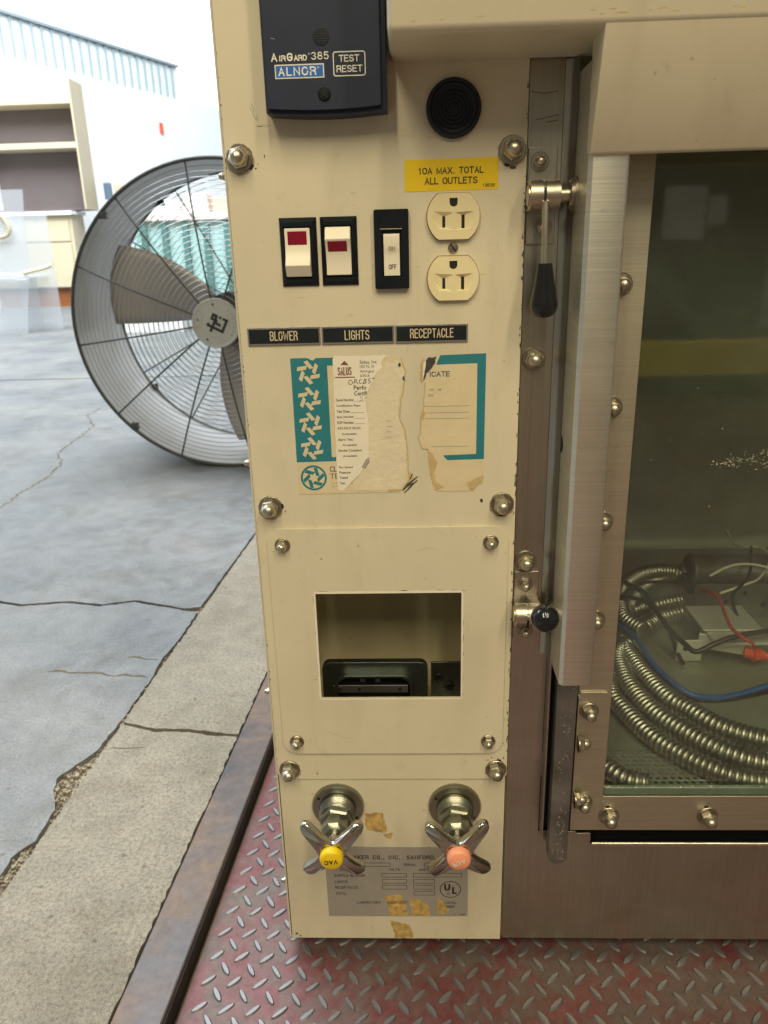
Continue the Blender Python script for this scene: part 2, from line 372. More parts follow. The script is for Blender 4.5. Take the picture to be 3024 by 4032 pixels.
# stroke alphabet for the printed capitals: polylines in a unit box
def _arc(cx, cy, rx, ry, a0, a1, n=7): return [(cx+rx*math.cos(R(a0+(a1-a0)*i/n)), cy+ry*math.sin(R(a0+(a1-a0)*i/n))) for i in range(n+1)]
GL = {
 'A': [[(0, 0), (.5, 1), (1, 0)], [(.2, .33), (.8, .33)]], 'B': [[(0, 0), (0, 1), (.55, 1)]+_arc(.55, .77, .38, .23, 90, -90)+[(0, .54)], [(.55, .54)]+_arc(.58, .27, .42, .27, 90, -90)+[(0, 0)]],
 'C': [_arc(.5, .68, .5, .32, 15, 180)+_arc(.5, .32, .5, .32, 180, 345)], 'D': [[(0, 0), (0, 1), (.45, 1)]+_arc(.45, .5, .55, .5, 90, -90, 10)+[(0, 0)]],
 'E': [[(1, 1), (0, 1), (0, 0), (1, 0)], [(0, .53), (.85, .53)]], 'F': [[(1, 1), (0, 1), (0, 0)], [(0, .52), (.8, .52)]],
 'G': [_arc(.5, .68, .5, .32, 20, 180)+_arc(.5, .32, .5, .32, 180, 350)+[(1, .47), (.55, .47)]], 'H': [[(0, 0), (0, 1)], [(1, 0), (1, 1)], [(0, .53), (1, .53)]], 'I': [[(.5, 0), (.5, 1)]],
 'L': [[(0, 1), (0, 0), (1, 0)]], 'M': [[(0, 0), (0, 1), (.5, .1), (1, 1), (1, 0)]], 'N': [[(0, 0), (0, 1), (1, 0), (1, 1)]],
 'O': [_arc(.5, .66, .5, .34, 0, 180)+_arc(.5, .34, .5, .34, 180, 360)+[(1, .66)]], 'P': [[(0, 0), (0, 1), (.55, 1)]+_arc(.55, .74, .45, .26, 90, -90)+[(0, .48)]],
 'Q': [_arc(.5, .66, .5, .34, 0, 180)+_arc(.5, .34, .5, .34, 180, 360)+[(1, .66)], [(.6, .25), (1, -.02)]],
 'R': [[(0, 0), (0, 1), (.55, 1)]+_arc(.55, .76, .42, .24, 90, -90)+[(0, .52)], [(.55, .52), (.9, .36), (.97, 0)]], 'S': [_arc(.5, .76, .46, .24, 20, 230)+[(.62, .48)]+_arc(.5, .26, .5, .26, 55, -160)],
 'T': [[(0, 1), (1, 1)], [(.5, 1), (.5, 0)]], 'U': [[(0, 1), (0, .33)]+_arc(.5, .33, .5, .33, 180, 360)+[(1, 1)]], 'V': [[(0, 1), (.5, 0), (1, 1)]], 'W': [[(0, 1), (.22, 0), (.5, .72), (.78, 0), (1, 1)]],
 'X': [[(0, 0), (1, 1)], [(0, 1), (1, 0)]], 'Y': [[(0, 1), (.5, .45), (1, 1)], [(.5, .45), (.5, 0)]], 'Z': [[(0, 1), (1, 1), (0, 0), (1, 0)]], 'K': [[(0, 0), (0, 1)], [(1, 1), (0, .4)], [(.3, .58), (1, 0)]],
 '0': [_arc(.5, .66, .5, .34, 0, 180)+_arc(.5, .34, .5, .34, 180, 360)+[(1, .66)]], '1': [[(.15, .78), (.55, 1), (.55, 0)]], '3': [_arc(.46, .76, .44, .24, 160, -80)+_arc(.46, .27, .5, .27, 80, -160)],
 '4': [[(.75, 0), (.75, 1), (0, .3), (1, .3)]], '5': [[(.9, 1), (.15, 1), (.08, .55)]+_arc(.48, .33, .5, .33, 125, -150)], '6': [[(.9, .85)]+_arc(.5, .66, .48, .34, 60, 180)+_arc(.5, .31, .5, .31, 180, -180, 12)], '7': [[(0, 1), (1, 1), (.35, 0)]],
 '8': [_arc(.5, .76, .42, .24, 0, 360, 12), _arc(.5, .27, .5, .27, 0, 360, 12)], '9': [_arc(.5, .69, .5, .31, 0, 360, 12), [(1, .69)]+_arc(.5, .34, .5, .34, 0, -150)], '.': [[(.5, 0), (.5, .06)]], ',': [[(.5, .06), (.35, -.16)]]}
GW = {'I': .25, '1': .7, '.': .25, ',': .25, 'M': 1.2, 'W': 1.5, 'E': .88, 'F': .84, 'L': .8, ' ': .62}
def caps(body, x0, z0, x1, z1, y, mat, parent, weight=.17, gap=.36, rot=0., name='lettering', slope=0.):
    """condensed or wide grotesque capitals fitted exactly into x0..x1, z0..z1; weight is the stroke over the cap height"""
    h = z1-z0; wd = h*weight; ws = [GW.get(c, 1.) for c in body]; tot = sum(ws)+gap*(len(body)-1); u = (x1-x0-wd)/tot; x = x0+wd/2
    cx, cz = (x0+x1)/2, (z0+z1)/2; c, s_ = math.cos(R(rot)), math.sin(R(rot)); lines = []
    for ch, w_ in zip(body, ws):
        for pl in GL.get(ch, []):
            P = []
            for a, b_ in pl:
                px = x+(a*w_*u if ch not in 'I.,' else w_*u/2+(a-.5)*h*.3); pz = z0+wd/2+b_*(h-wd); px -= cx; pz -= cz; pz += px*slope
                P.append((cx+px*c-pz*s_, cz+px*s_+pz*c))
            lines.append(P)
        x += (w_+gap)*u
    return strokes(name, lines, wd, y, mat, parent)
def acorn(parent, x, z, y, s=1., wr=8.4, rot=0., axis=(0, -1, 0), wash=True, c=None, lock=0, height=1.):
    """acorn nut with its washer; s scales the nut"""
    c = c or (x, y, z); hx = 6.7*s; th = 1.3 if wash else 0
    mb = MB(); h0 = th; h1 = th+4.6*s*height
    mb.lathe([(hx*.94, h0), (hx, h0+.5), (hx, h1-.8*s), (hx*.90, h1)], c, axis, 6, rot)
    r = 5.2*s; mb.lathe([(r*1.0, h1-.9*s), (r*1.0, h1+.8*s), (r*.97, h1+2.4*s), (r*.86, h1+4.2*s), (r*.66, h1+5.6*s), (r*.36, h1+6.5*s), (.005, h1+6.8*s)], c, axis, 20)
    o = mb.build('acorn_nut', 'nut_steel', parent, angle=28)
    if wash:
        MB().lathe([(wr, 0), (wr, th*.75), (wr-.35, th), (hx*.7, th)], c, axis, 32).build('washer', 'washer_steel', o, angle=40)
        if lock:
            q = R(lock); a0 = Vector((math.cos(q), math.sin(q))); n_ = Vector((-a0.y, a0.x))
            p = [a0*(wr-1)-n_*1.7, a0*(wr+1.3)-n_*1.6, a0*(wr+1.2)+n_*1.6, a0*(wr-1)+n_*1.7]
            MB().poly([(c[0]+k.x, c[2]+k.y) for k in p], (), c[1]-.55, c[1]-.05).build('lock_tab', 'slot_black', o, smooth=False)
    return o
def smoothpath(pts, per=12):
    P = [Vector(p) for p in pts]; out = []
    for i in range(len(P)-1):
        p0, p1, p2, p3 = P[max(i-1, 0)], P[i], P[i+1], P[min(i+2, len(P)-1)]
        for k in range(per):
            u = k/per; out.append(.5*((2*p1)+(-p0+p2)*u+(2*p0-5*p1+4*p2-p3)*u*u+(-p0+3*p1-3*p2+p3)*u**3))
    out.append(P[-1]); return out
def resample(P, step):
    out = [P[0]]; acc = 0
    for a, b_ in zip(P, P[1:]):
        L = (b_-a).length
        while acc+L >= step:
            k = (step-acc)/L; a = a+(b_-a)*k; out.append(a); L = (b_-a).length; acc = 0
        acc += L
    return out

# ================================================================== THE SETTING
# platform frame: the dock plate and the slab joints are turned 3.7 degrees from the cabinet
PA = R(3.7); PU = Vector((math.cos(PA), -math.sin(PA))); PV = Vector((math.sin(PA), math.cos(PA))); PO = Vector((-189.9, -84.5))
def pf(a, b_): q = PO+PU*a+PV*b_; return (q.x, q.y)
sub = MB().box(-9000, 6000, -5000, 14000, -40, -16).build('subfloor', 'dirt', None, smooth=False); tag(sub, None, None, kind='structure')
TOP = 8.0
floor = MB().box(-8990, -8980, -4990, -4980, -15.5, -15).build('concrete_floor', 'dirt', None); tag(floor, None, None, kind='structure')
def slab(pts, mat, seed, amp=1.2, step=14):
    return MB().poly(jag(pts, amp, step, seed), (), TOP, TOP-14, 'z').build('slab', mat, floor, bevel=1.6, seg=1, smooth=False)
J = -208
crk = [(-741, 717), (-685, 699), (-608, 711), (-538, 696), (-481, 712), (-440, 697), (-410, 688), (-383, 676), (-366, 672)]   # crack across the smooth slab
edge_far = [pf(J-4, 750), pf(J-3, 1200), pf(J-3, 2000), pf(J-3, 3330)]
slab([(-6000, 905), (-1400, 760)]+crk[:-1]+[pf(J-7, 755)]+edge_far[1:]+[(-8000, 3190)], 'concrete_smooth', 1, 1.0, 9)
edge_near = [pf(J-6, 735), pf(J-4, 640), pf(J-9, 575), pf(J-4, 520), pf(J-4, 420), pf(J-9, 345), pf(J-22, 318), pf(J-33, 290), pf(J-22, 262), pf(J-8, 238), pf(J-5, 190), pf(J-18, 165), pf(J-16, 140), pf(J-4, 110), pf(J-4, -400), pf(J-4, -4200)]
slab([(-6000, 900), (-1400, 755)]+[(x, y-8) for x, y in crk[:-1]]+edge_near+[(-6000, -4300)], 'concrete_smooth', 2, 1.3, 8)
slab([(-8000, 3205), pf(J-3, 3350), (6000, 3340), (6000, 13900), (-8000, 13900)], 'concrete_smooth', 3, .8, 60)
slab([pf(J, 409), pf(J+25, 403), pf(J+50, 396), pf(J+95, 399), pf(J+130, 393), pf(-45, 391), pf(-45, 3340), pf(J, 3340)], 'concrete_rough', 4, 1.4, 7)
slab([pf(J, 403), pf(J+25, 396), pf(J+50, 389), pf(J+95, 392), pf(J+130, 386), pf(-45, 385), pf(-45, -4200), pf(J, -4200)], 'concrete_rough', 5, 1.2, 7)
MB().poly([pf(J-60, -600), pf(J+4, -600), pf(J+4, 1200), pf(J-60, 1200)], (), TOP-7, TOP-12, 'z').build('joint_fill', 'concrete_broken', floor, smooth=False)
slab([pf(1500, 900), (6000, 700), (6000, 3320), pf(-44, 3340), pf(-44, 2600), pf(1500, 2600)], 'concrete_rough', 6, .8, 60)
rnd = random.Random(5)
def crack(pts, wd, seed, mat='crack_dirt'):
    P = jag(pts, wd*.8, 12, seed, False); rr = random.Random(seed); L = []; Q = []
    for i, p in enumerate(P):
        a = Vector(P[max(i-1, 0)]); b_ = Vector(P[min(i+1, len(P)-1)]); d = (b_-a).normalized(); n_ = Vector((-d.y, d.x)); ww = wd*rr.uniform(.3, 1)*(.4 if i in (0, len(P)-1) else 1)
        L.append(Vector(p)+n_*ww/2); Q.append(Vector(p)-n_*ww/2)
    mb = MB(); k = len(P); mb.add([(p.x, p.y, TOP+.35) for p in L]+[(p.x, p.y, TOP+.35) for p in Q], [(i, i+1, k+i+1, k+i) for i in range(k-1)])
    mb.build('crack', mat, floor, smooth=False)
crack([(-534, 467), (-450, 461), (-374, 449)], 5.5, 1)
crack([(-425, 507), (-395, 503), (-372, 500)], 5, 2)
crack([(-1005, 1235), (-1012, 1368), (-1003, 1490), (-1022, 1650), (-1090, 1770), (-1110, 2020), (-1134, 2180), (-1225, 2340), (-1227, 2500)], 7, 3)
crack([(-1200, 900), (-1120, 1080), (-1005, 1235)], 6, 4)
crack([pf(J+6, 352), pf(J+25, 352), pf(J+48, 356)], 2.4, 6)
# crumbs of broken concrete along the joint
rnd = random.Random(77); mb = MB()
for i in range(420):
    b_ = rnd.choice((rnd.uniform(60, 760), rnd.gauss(285, 30), rnd.gauss(150, 20), rnd.uniform(390, 700))); dx = rnd.gauss(-6, 5) if not 240 < b_ < 340 else rnd.uniform(-30, 2)
    x, y = pf(J+dx, b_); r = rnd.uniform(.8, 3.0) if rnd.random() < .85 else rnd.uniform(3, 5)
    vs = [(x+r*rnd.uniform(.6, 1.1)*math.cos(a)*math.cos(e), y+r*rnd.uniform(.6, 1.1)*math.sin(a)*math.cos(e), TOP-5.6+r*.8*math.sin(e)+(4 if dx > 0 else rnd.uniform(0, 3))) for e in (-.6, .6) for a in [i2*1.2566 for i2 in range(5)]]
    mb.add(vs, [(k, (k+1) % 5, 5+(k+1) % 5, 5+k) for k in range(5)]+[(9, 8, 7, 6, 5)[::-1]])
o = mb.build('crumbs', 'concrete_broken', floor, smooth=False); o['kind'] = 'stuff'
# steel rim of the pit
rim = MB().poly([pf(-43, -4200), pf(0, -4200), pf(0, 2600), pf(-43, 2600)], (), TOP+1.0, TOP-60, 'z').build('steel_rim', 'rim_steel', None, bevel=2.2, seg=3); tag(rim, None, None, kind='structure')
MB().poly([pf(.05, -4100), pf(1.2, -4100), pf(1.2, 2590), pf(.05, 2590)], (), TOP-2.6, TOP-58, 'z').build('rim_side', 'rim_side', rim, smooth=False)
# tread plate with raised lozenges
PZ = -10.0
plate = MB().poly([pf(5, -3900), pf(1490, -3900), pf(1490, 2560), pf(5, 2560)], (), PZ, PZ-8, 'z').build('tread_plate', 'tread_plate', None, smooth=False); tag(plate, None, None, kind='structure')
def lozenge():
    L, W_, H = 8.6, 3.2, 1.7; mb = MB(); n = 10; o1 = []; o2 = []
    for i in range(n):
        q = 2*math.pi*i/n; cx, sy = math.cos(q), math.sin(q)
        o1.append((L*cx, W_*sy*(1-.18*abs(cx)), 0)); o2.append((L*.84*cx, W_*.52*sy, H))
    mb.add(o1+o2, [(i, (i+1) % n, n+(i+1) % n, n+i) for i in range(n)]+[tuple(n+i for i in range(n))]); return mb
lz = lozenge(); lzm = lz.mesh('lozenge', 50); lzm.materials.append(MATS['tread_top'])
cells = []
O2 = Vector((-152.3, 6.6))
for i in range(-4, 60):
    for j in range(-16, 40):
        for k in (0, 1):
            q = O2+PU*(23.4*(i+.5*k))+PV*(25.4*(j+.5*k)-(0 if k else 0)); rel = q-PO; a = rel.dot(PU)
            if a > 14: cells.append((q, k))
def shown(q):   # visible from the camera or a step aside: in front of the cabinet or left of it
    d = math.hypot(q.x-20, q.y+150); inb = (q.y > 10 and q.x > -100)
    return d + (9000 if inb or q.y < -150 else 0)
cells.sort(key=lambda c_: shown(c_[0]))
rnd = random.Random(9)
for q, k in cells[:300]:
    o = bpy.data.objects.new('lozenge', lzm); COL.objects.link(o); o.parent = plate
    o.location = (q.x*.001, q.y*.001, (PZ-.1)*.001); o.rotation_euler = (0, 0, -PA+R(-52 if k == 0 else 45)+rnd.uniform(-.04, .04)); o.scale = (rnd.uniform(.93, 1.05), rnd.uniform(.9, 1.1), rnd.uniform(.8, 1.1))
mb = MB()
for q, k in cells[300:]:
    an = -PA+R(-52 if k == 0 else 45); c, s_ = math.cos(an), math.sin(an)
    mb.add([(q.x+x*c-y*s_, q.y+x*s_+y*c, z+PZ-.1) for x, y, z in lz.v], lz.f)
o = mb.build('lozenges', 'tread_top', plate, angle=50); o['kind'] = 'stuff'
# bright sky beyond the open door
mb = MB(); cx, cy, RR = -2500., 0., 19000.
ang = [R(a) for a in range(60, 166, 5)]
vs = [(cx+RR*math.cos(a), cy+RR*math.sin(a), z) for z in (-200, 3500, 8000) for a in ang]; n = len(ang)
mb.add(vs, [(j*n+i, j*n+i+1, (j+1)*n+i+1, (j+1)*n+i) for j in range(2) for i in range(n-1)])
sky = mb.build('sky', 'sky_light'); tag(sky, None, None, kind='structure')

# ================================================================== THE CABINET
cab = thing('laboratory_cabinet', 'cream painted and stainless steel laboratory cabinet with switch panel, valves and sash', 'cabinet')
ST, FR_, CP = 'steel_front', 'steel_frame', 'cream_paint'
XL, XR = -95.2, 95.4
# --- control column: sheets round a hollow
MB().box(-97.4, -95.9, 3.2, 640, 5, 1300).build('side_wall', CP, cab, bevel=.4)
MB().box(-95.8, 95, 130, 132, 5, 1300).build('column_back', 'cream_inner', cab)
MB().box(96.2, 98.2, 6, 640, 5, 1300).build('column_wall', 'cream_inner', cab)
MB().box(-95.6, 96, 6, 129.8, 199, 201).build('cavity_floor', 'cream_inner', cab)
MB().box(-95.6, 96, 6, 129.8, 420, 422).build('cavity_ceiling', 'cream_inner', cab)
hole = rect(-56.2, 59.5, 260.5, 357)
big = rect(-72, 72, 232, 384)
up = rrect(XL, XR+.6, 182.2, 1300, 6)
MB().poly(up, [big], 0, 1.5).build('upper_panel', CP, cab, bevel=.35)
MB().poly(rect(XL+.3, XR-.4, 5, 198), (), 1.6, 3.1).build('lower_panel', CP, cab, bevel=.35)
acc = MB().poly(rrect(-88, 91.4, 209.2, 407.8, 12, 7), [rect(-54.2, 57.2, 262.2, 354.6)], -2.3, -.05).build('access_plate', CP, cab, bevel=.7, seg=3)
# chipped paint round the cut-out
def chips(name, spec, y, mat, parent, seed):
    rr = random.Random(seed); mb = MB()
    for (x, z, rx, rz) in spec:
        pts = [(x+rx*math.cos(q)*rr.uniform(.55, 1), z+rz*math.sin(q)*rr.uniform(.55, 1)) for q in [2*math.pi*i/9 for i in range(9)]]
        mb.poly(pts, (), y, y+.06)
    o = mb.build(name, mat, parent, smooth=False); o['kind'] = 'stuff'; return o
rnd = random.Random(3); spec = []
for i in range(34):
    s_ = rnd.choice('tlrb' if i % 2 else 'ttlr'); u = rnd.random()
    if s_ == 't': spec.append((-55+112*u, 355.9+rnd.uniform(-.4, .9), rnd.uniform(1, 5), rnd.uniform(.25, .7)))
    elif s_ == 'b': spec.append((-54+111*u, 261.0, rnd.uniform(1, 4), rnd.uniform(.2, .5)))
    elif s_ == 'l': spec.append((-55.5, 264+90*u, rnd.uniform(.3, .8), rnd.uniform(1, 5)))
    else: spec.append((58.6, 264+90*u, rnd.uniform(.3, .8), rnd.uniform(1, 5)))
chips('paint_chips', spec, -2.38, 'print_grey', acc, 4)
MB().poly(rrect(-55.6, 58.6, 260.9, 356.4, 2.2, 4), [rect(-54.15, 57.15, 262.25, 354.55)], -2.40, -2.33).build('cut_edge', 'paper_white', acc, smooth=False)
chips('paint_chips', [(-76, 653, .9, .7), (-74.5, 655.5, .5, .4), (-70, 660, .5, 1.3), (96.2-9, 649, 3.4, 1.2), (75, 424.3-1, .1, .1), (-62, 188, .6, 1.6), (80, 201, 1.6, .5), (83, 203.4, .9, .7), (88.5, 203, .6, .7), (93, 203, .6, 1.2), (-90.4, 12, 1.6, 1.3), (-87.2, 9.6, .9, .8), (91, 232, .4, 1.5), (92.5, 240, .3, 1.2), (-71.7, 677.2, 3.2, .25), (-48.5, 382, .8, .9), (46, 399.5, .5, .5), (30, 252.5, .6, .4), (-46.5, 392, .4, .6), (71.2, 427, 1.5, 2.2)], -.09, 'bare_metal', cab, 8)
chips('rust_specks', [(-72.5, 421.8, .9, .7), (92, 219, .7, .5), (-48, 383.4, .9, .7), (67, 400, .4, .4), (-10, 300, .01, .01)], -2.4, 'print_brown', acc, 9)
# --- bolts on the column
for x, z, lk in ((-85.9, 659.2, -35), (86.8, 659.2, -110), (-83.7, 424.4, 5), (86.1, 424.5, -95), (-84.8, 192.2, 0), (86.9, 192.4, 75)):
    acorn(cab, x, z, -.1, 1.0, 8.5, R(12+x), lock=lk, height=1.15)
    sheet('grime_shadow_ring', [(x+rr_*math.cos(q), z-.5+rr_*math.sin(q)) for q, rr_ in [(2*math.pi*i/26, 9.0+.5*math.sin(i*2.3+x)+(.7 if i > 13 else 0)) for i in range(26)]], -.04, 'grime', cab, .03)  # dirt plus the bolt's soft shadow painted in, wider below
for x, z in ((-76.5, 395), (78.4, 395.3), (-76.6, 221.5), (79.7, 221.6)):
    acorn(cab, x, z, -2.32, .66, 5.8, R(20+z), height=1.1)
for z in (650, 455, 260, 62):
    acorn(cab, 0, 0, 0, .42, 3.6, R(z), axis=(-1, 0, 0), c=(-97.3, 12, z))
# --- air flow alarm (dark box, top left)
alarm_out = [(-64, 1000), (-64, 681.6)]+[(-64+72.8*i/10, 681.6-2.0*(1-((i-5)/5)**2)) for i in range(1, 10)]+[(9.0, 681.4), (9.0, 1000)]
alarm = MB().poly([(x, min(z, 812)) for x, z in alarm_out], (), -17, -.05).build('airflow_alarm', 'navy_plastic', cab, bevel=1.6, seg=3)
ins = [(-62.2, 810), (-62.2, 683.9)]+[(-62.2+67.6*i/10, 683.9-1.5*(1-((i-5)/5)**2)) for i in range(1, 10)]+[(5.6, 684.1), (5.6, 810)]
MB().poly(ins, (), -20, -16.5).build('face_cover', 'navy_plastic', alarm, bevel=.8, seg=2)
mb = MB(); mb.lathe([(4.9, 0), (4.9, .15), (4.5, .22)], (-28.5, -20.0, 720.6), n=28); mb.build('grille_disc', 'slot_black', alarm)
mb = MB()
for i in range(-3, 4):
    w_ = math.sqrt(max(.1, 4.6**2-(i*1.25)**2)); mb.box(-28.5-w_, -28.5+w_, -20.5, -20.15, 720.6+i*1.25-.14, 720.6+i*1.25+.14); mb.box(-28.5+i*1.25-.14, -28.5+i*1.25+.14, -20.48, -20.15, 720.6-w_, 720.6+w_)
mb.build('grille', 'navy_plastic', alarm, smooth=False)
Y20 = -20.08
caps('A', -58.6, 708.5, -55.0, 712.8, Y20, 'print_white', alarm, .16); caps('IR', -54.0, 708.5, -49.9, 711.6, Y20, 'print_white', alarm, .18)
caps('G', -49.2, 708.5, -45.8, 712.8, Y20, 'print_white', alarm, .19); caps('ARD', -45.1, 708.5, -37.4, 711.6, Y20, 'print_white', alarm, .18)
caps('385', -34.8, 708.8, -24.5, 712.8, Y20, 'print_white', alarm, .125, .5)
text('®', -36.6, 711.4, -35.5, 712.5, Y20, 'print_white', alarm)
sheet('brand_badge', rect(-56.8, -27.6, 699.4, 706.8), -20.1, 'print_white', alarm, .1); sheet('brand_badge', rect(-56.2, -28.2, 700.0, 706.2), -20.2, 'print_blue', alarm, .09)
caps('ALNOR', -54.8, 700.8, -32.2, 705.4, -20.26, 'print_white', alarm, .16, .6); text('®', -31.6, 704.2, -30.4, 705.4, -20.26, 'print_white', alarm)
sheet('button_outline', rrect(-22.1, -3.0, 699.7, 712.65, 1.5), -20.1, 'print_white', alarm, .1, [rrect(-21.6, -3.5, 700.2, 712.15, 1.1)])
caps('TEST', -18.6, 707.2, -6.6, 710.8, Y20, 'print_white', alarm, .14); caps('RESET', -20.2, 701.8, -4.9, 705.4, Y20, 'print_white', alarm, .14)
sc = MB().lathe([(3.9, 0), (3.9, .25), (3.0, .9), (.01, 1.1)], (-28.1, -20, 690.5), n=24).build('screw', 'black_plastic', alarm)
strokes('screw_cross', [[(-29.7, 692.0), (-26.5, 689.0)], [(-29.6, 689.1), (-26.6, 691.9)]], .8, -21.12, 'slot_black', sc)
strokes('scratch', [[(-58, 720.6), (-55.5, 720.2)]], .25, Y20, 'print_grey', alarm)
# --- round buzzer
bz = MB(); prof = [(17.0, 0), (17.0, 3.2), (16.2, 4.2), (14.6, 4.4), (13.9, 3.0), (12.9, 2.6)]
for r in (11.3, 9.0, 6.7, 4.4): prof += [(r, 2.4), (r-.2, 3.9), (r-.9, 3.9), (r-1.1, 2.4)]
prof += [(1.6, 2.6), (1.4, 1.9), (.01, 1.9)]
bz.lathe(prof, (49.8, -.02, 683.4), n=40).build('buzzer', 'black_rubber', cab, angle=25)
# --- yellow warning label
yl = sheet('warning_label', [(18.8, 636.5), (78.4, 636.7), (78.2, 655.4), (18.8, 655.1)], -.22, 'label_yellow', cab, .18)
caps('10A MAX. TOTAL', 27.6, 646.4, 69.0, 650.4, -.27, 'print_black', yl, .165, .4); caps('ALL OUTLETS', 31.6, 640.4, 65.3, 644.5, -.27, 'print_black', yl, .165, .4); caps('19636', 68.6, 638.1, 76.4, 640.2, -.27, 'print_black', yl, .14, .42)
# --- duplex receptacle
def outlet(zc):
    r = 16.9; hh = 13.95; a0 = math.asin(hh/r); pts = []
    for k in range(13): q = -a0+2*a0*k/12; pts.append((49.9+r*math.cos(q), zc+r*math.sin(q)))
    for k in range(13): q = math.pi-a0+2*a0*k/12; pts.append((49.9+r*math.cos(q), zc+r*math.sin(q)))
    U = [(47.35, zc+11), (47.35, zc+8.2)]+[(49.95+2.6*math.cos(q), zc+8.2+2.4*math.sin(q)) for q in [math.pi+math.pi*k/6 for k in range(1, 6)]]+[(52.55, zc+8.2), (52.55, zc+11)]
    RL = [(37.4, zc+3.3), (36.6, zc-1.5), (40.0, zc-7.6), (50.0, zc-8.3), (50.0, zc+2.4)]
    RRr = [(50.9, zc+2.4), (50.9, zc-8.3), (60.6, zc-7.6), (63.4, zc-1.5), (62.8, zc+3.0)]
    f = MB().poly(pts, [U, RL, RRr], -3.4, -.2).build('receptacle_face', 'ivory_plastic', cab)
    MB().poly([(49.9+(x-49.9)*1.03, zc+(z-zc)*1.03) for x, z in pts], (), -.18, -.04).build('face_gap', 'print_brown', f, smooth=False)
    for P, S in ((RL, rect(42.75, 44.7, zc-6.6, zc+.3)), (RRr, rect(55.1, 57.2, zc-7.2, zc+.9))):
        n = len(P); loops = [P, S]; tri = tessellate_polygon([[Vector((x, z, 0)) for x, z in l] for l in loops])
        mb = MB(); mb.add([(x, -3.38, z) for x, z in P]+[(x, -1.5, z) for x, z in S], tri)
        mb.build('blade_recess', 'ivory_plastic', f, smooth=False)
        MB().box(S[0][0]-.2, S[1][0]+.2, -1.35, -.6, S[0][1]-.2, S[2][1]+.2).build('slot', 'slot_black', f, smooth=False)
    MB().poly([(49.95+(x-49.95)*1.05, z) for x, z in U], (), -2.6, -1.2).build('ground_hole', 'slot_black', f, smooth=False)
outlet(621.0); outlet(582.8)
s1 = MB().lathe([(3.3, 0), (3.3, .9), (2.6, 1.5), (.01, 1.7)], (49.85, -.05, 601.9), n=24).build('screw', 'washer_steel', cab)
strokes('screw_slot', [[(48.3, 604.0), (51.5, 599.8)]], .9, -1.9, 'slot_black', s1)
# --- rocker switches
def bezel(x0, x1, z0, z1, ix0, ix1, iz0, iz1, th=3.2, ch=2.6):
    mb = MB()
    def ring(a, b_, c, d): return rect(a, b_, c, d)
    loops = [(rect(x0, x1, z0, z1), -.05), (rect(x0, x1, z0, z1), -1.0), (rect(x0+ch, x1-ch, z0+ch, z1-ch), -th), (rect(ix0, ix1, iz0, iz1), -th), (rect(ix0, ix1, iz0, iz1), -.3)]
    vs = [(x, y, z) for l, y in loops for x, z in l]
    mb.add(vs, [(j*4+i, j*4+(i+1) % 4, (j+1)*4+(i+1) % 4, (j+1)*4+i) for j in range(4) for i in range(4)]+[(16, 17, 18, 19)])
    return mb.build('switch_bezel', 'black_plastic', cab, bevel=.3, smooth=False)
def rocker(x0, x1, prof, par, mat='white_rocker'):
    return MB().poly(prof, (), x0, x1, 'x').build('rocker', mat, par, bevel=.5, seg=3)
b1 = bezel(-63.3, -39.1, 580.3, 623.0, -60.6, -42.6, 585.4, 617.6)
rocker(-59.8, -43.4, [(-.5, 586.2), (-5.2, 586.4), (-9.6, 593.5), (-6.8, 598), (-5.2, 603), (-4.4, 609), (-4.6, 616.4), (-.5, 616.6)], b1)
MB().poly([(-5.05, 606.3), (-5.1, 614.6), (-4.3, 614.6), (-4.3, 606.3)], (), -57.8, -45.4, 'x').build('lens', 'red_lens', b1, bevel=.2)
b2 = bezel(-36.6, -12.7, 580.3, 623.0, -34.2, -15.9, 585.4, 617.8)
rocker(-33.3, -16.8, [(-.5, 586.6), (-4.6, 586.8), (-4.4, 594), (-5.2, 600), (-6.8, 604.5), (-9.6, 609.2), (-5.4, 616.6), (-.5, 616.8)], b2)
MB().poly([(-5.75, 601.4), (-9.0, 607.9), (-7.9, 608.3), (-4.8, 601.4)], (), -31.6, -19.2, 'x').build('lens', 'red_lens', b2, bevel=.2)
mb = MB(); b3 = mb.poly(rrect(-1.5, 21.0, 577.2, 626.4, 1.2), [rect(3.2, 16.2, 584.6, 613.6)], -4.4, -.05).build('switch_bezel', 'black_plastic', cab, bevel=.6, seg=3)
MB().box(3.0, 16.4, -2.4, -.3, 584.4, 613.8).build('switch_well', 'black_plastic', b3)
strokes('edge_wear', [[(2.6, 614.6), (16.4, 614.5)]], .3, -4.46, 'print_tan', b3)
rocker(4.6, 14.9, [(-2.0, 585.4), (-4.7, 585.6), (-5.0, 592), (-4.6, 597.6), (-5.3, 601), (-7.6, 609.2), (-7.0, 611.4), (-2.0, 611.6)], b3)
caps('ON', 7.9, 601.2, 12.0, 603.8, -6.6, 'ink', b3, .12, .45); caps('OFF', 7.7, 589.8, 12.7, 592.7, -5.3, 'ink', b3, .12, .45)
# --- engraved legend plates
for (x0, x1, z0, z1, tx, tz0, tz1, tx0, tx1) in ((-90.0, -40.2, 541.6, 553.7, 'BLOWER', 544.9, 551.0, -74.7, -55.6), (-39.2, 10.1, 541.5, 553.6, 'LIGHTS', 544.4, 550.6, -23.6, -6.7), (10.9, 60.0, 541.3, 553.5, 'RECEPTACLE', 544.6, 550.6, 20.9, 50.3)):
    p = MB().box(x0, x1, -1.2, -.05, z0, z1).build('legend_plate', 'label_metal', cab, bevel=.3)
    sheet('legend_field', rect(x0+1.0, x1-1.0, z0+1.3, z1-1.3), -1.35, 'label_black', p, .12)
    caps(tx, tx0, tz0-.1, tx1, tz1+.1, -1.42, 'print_tan', p, .105, .5)
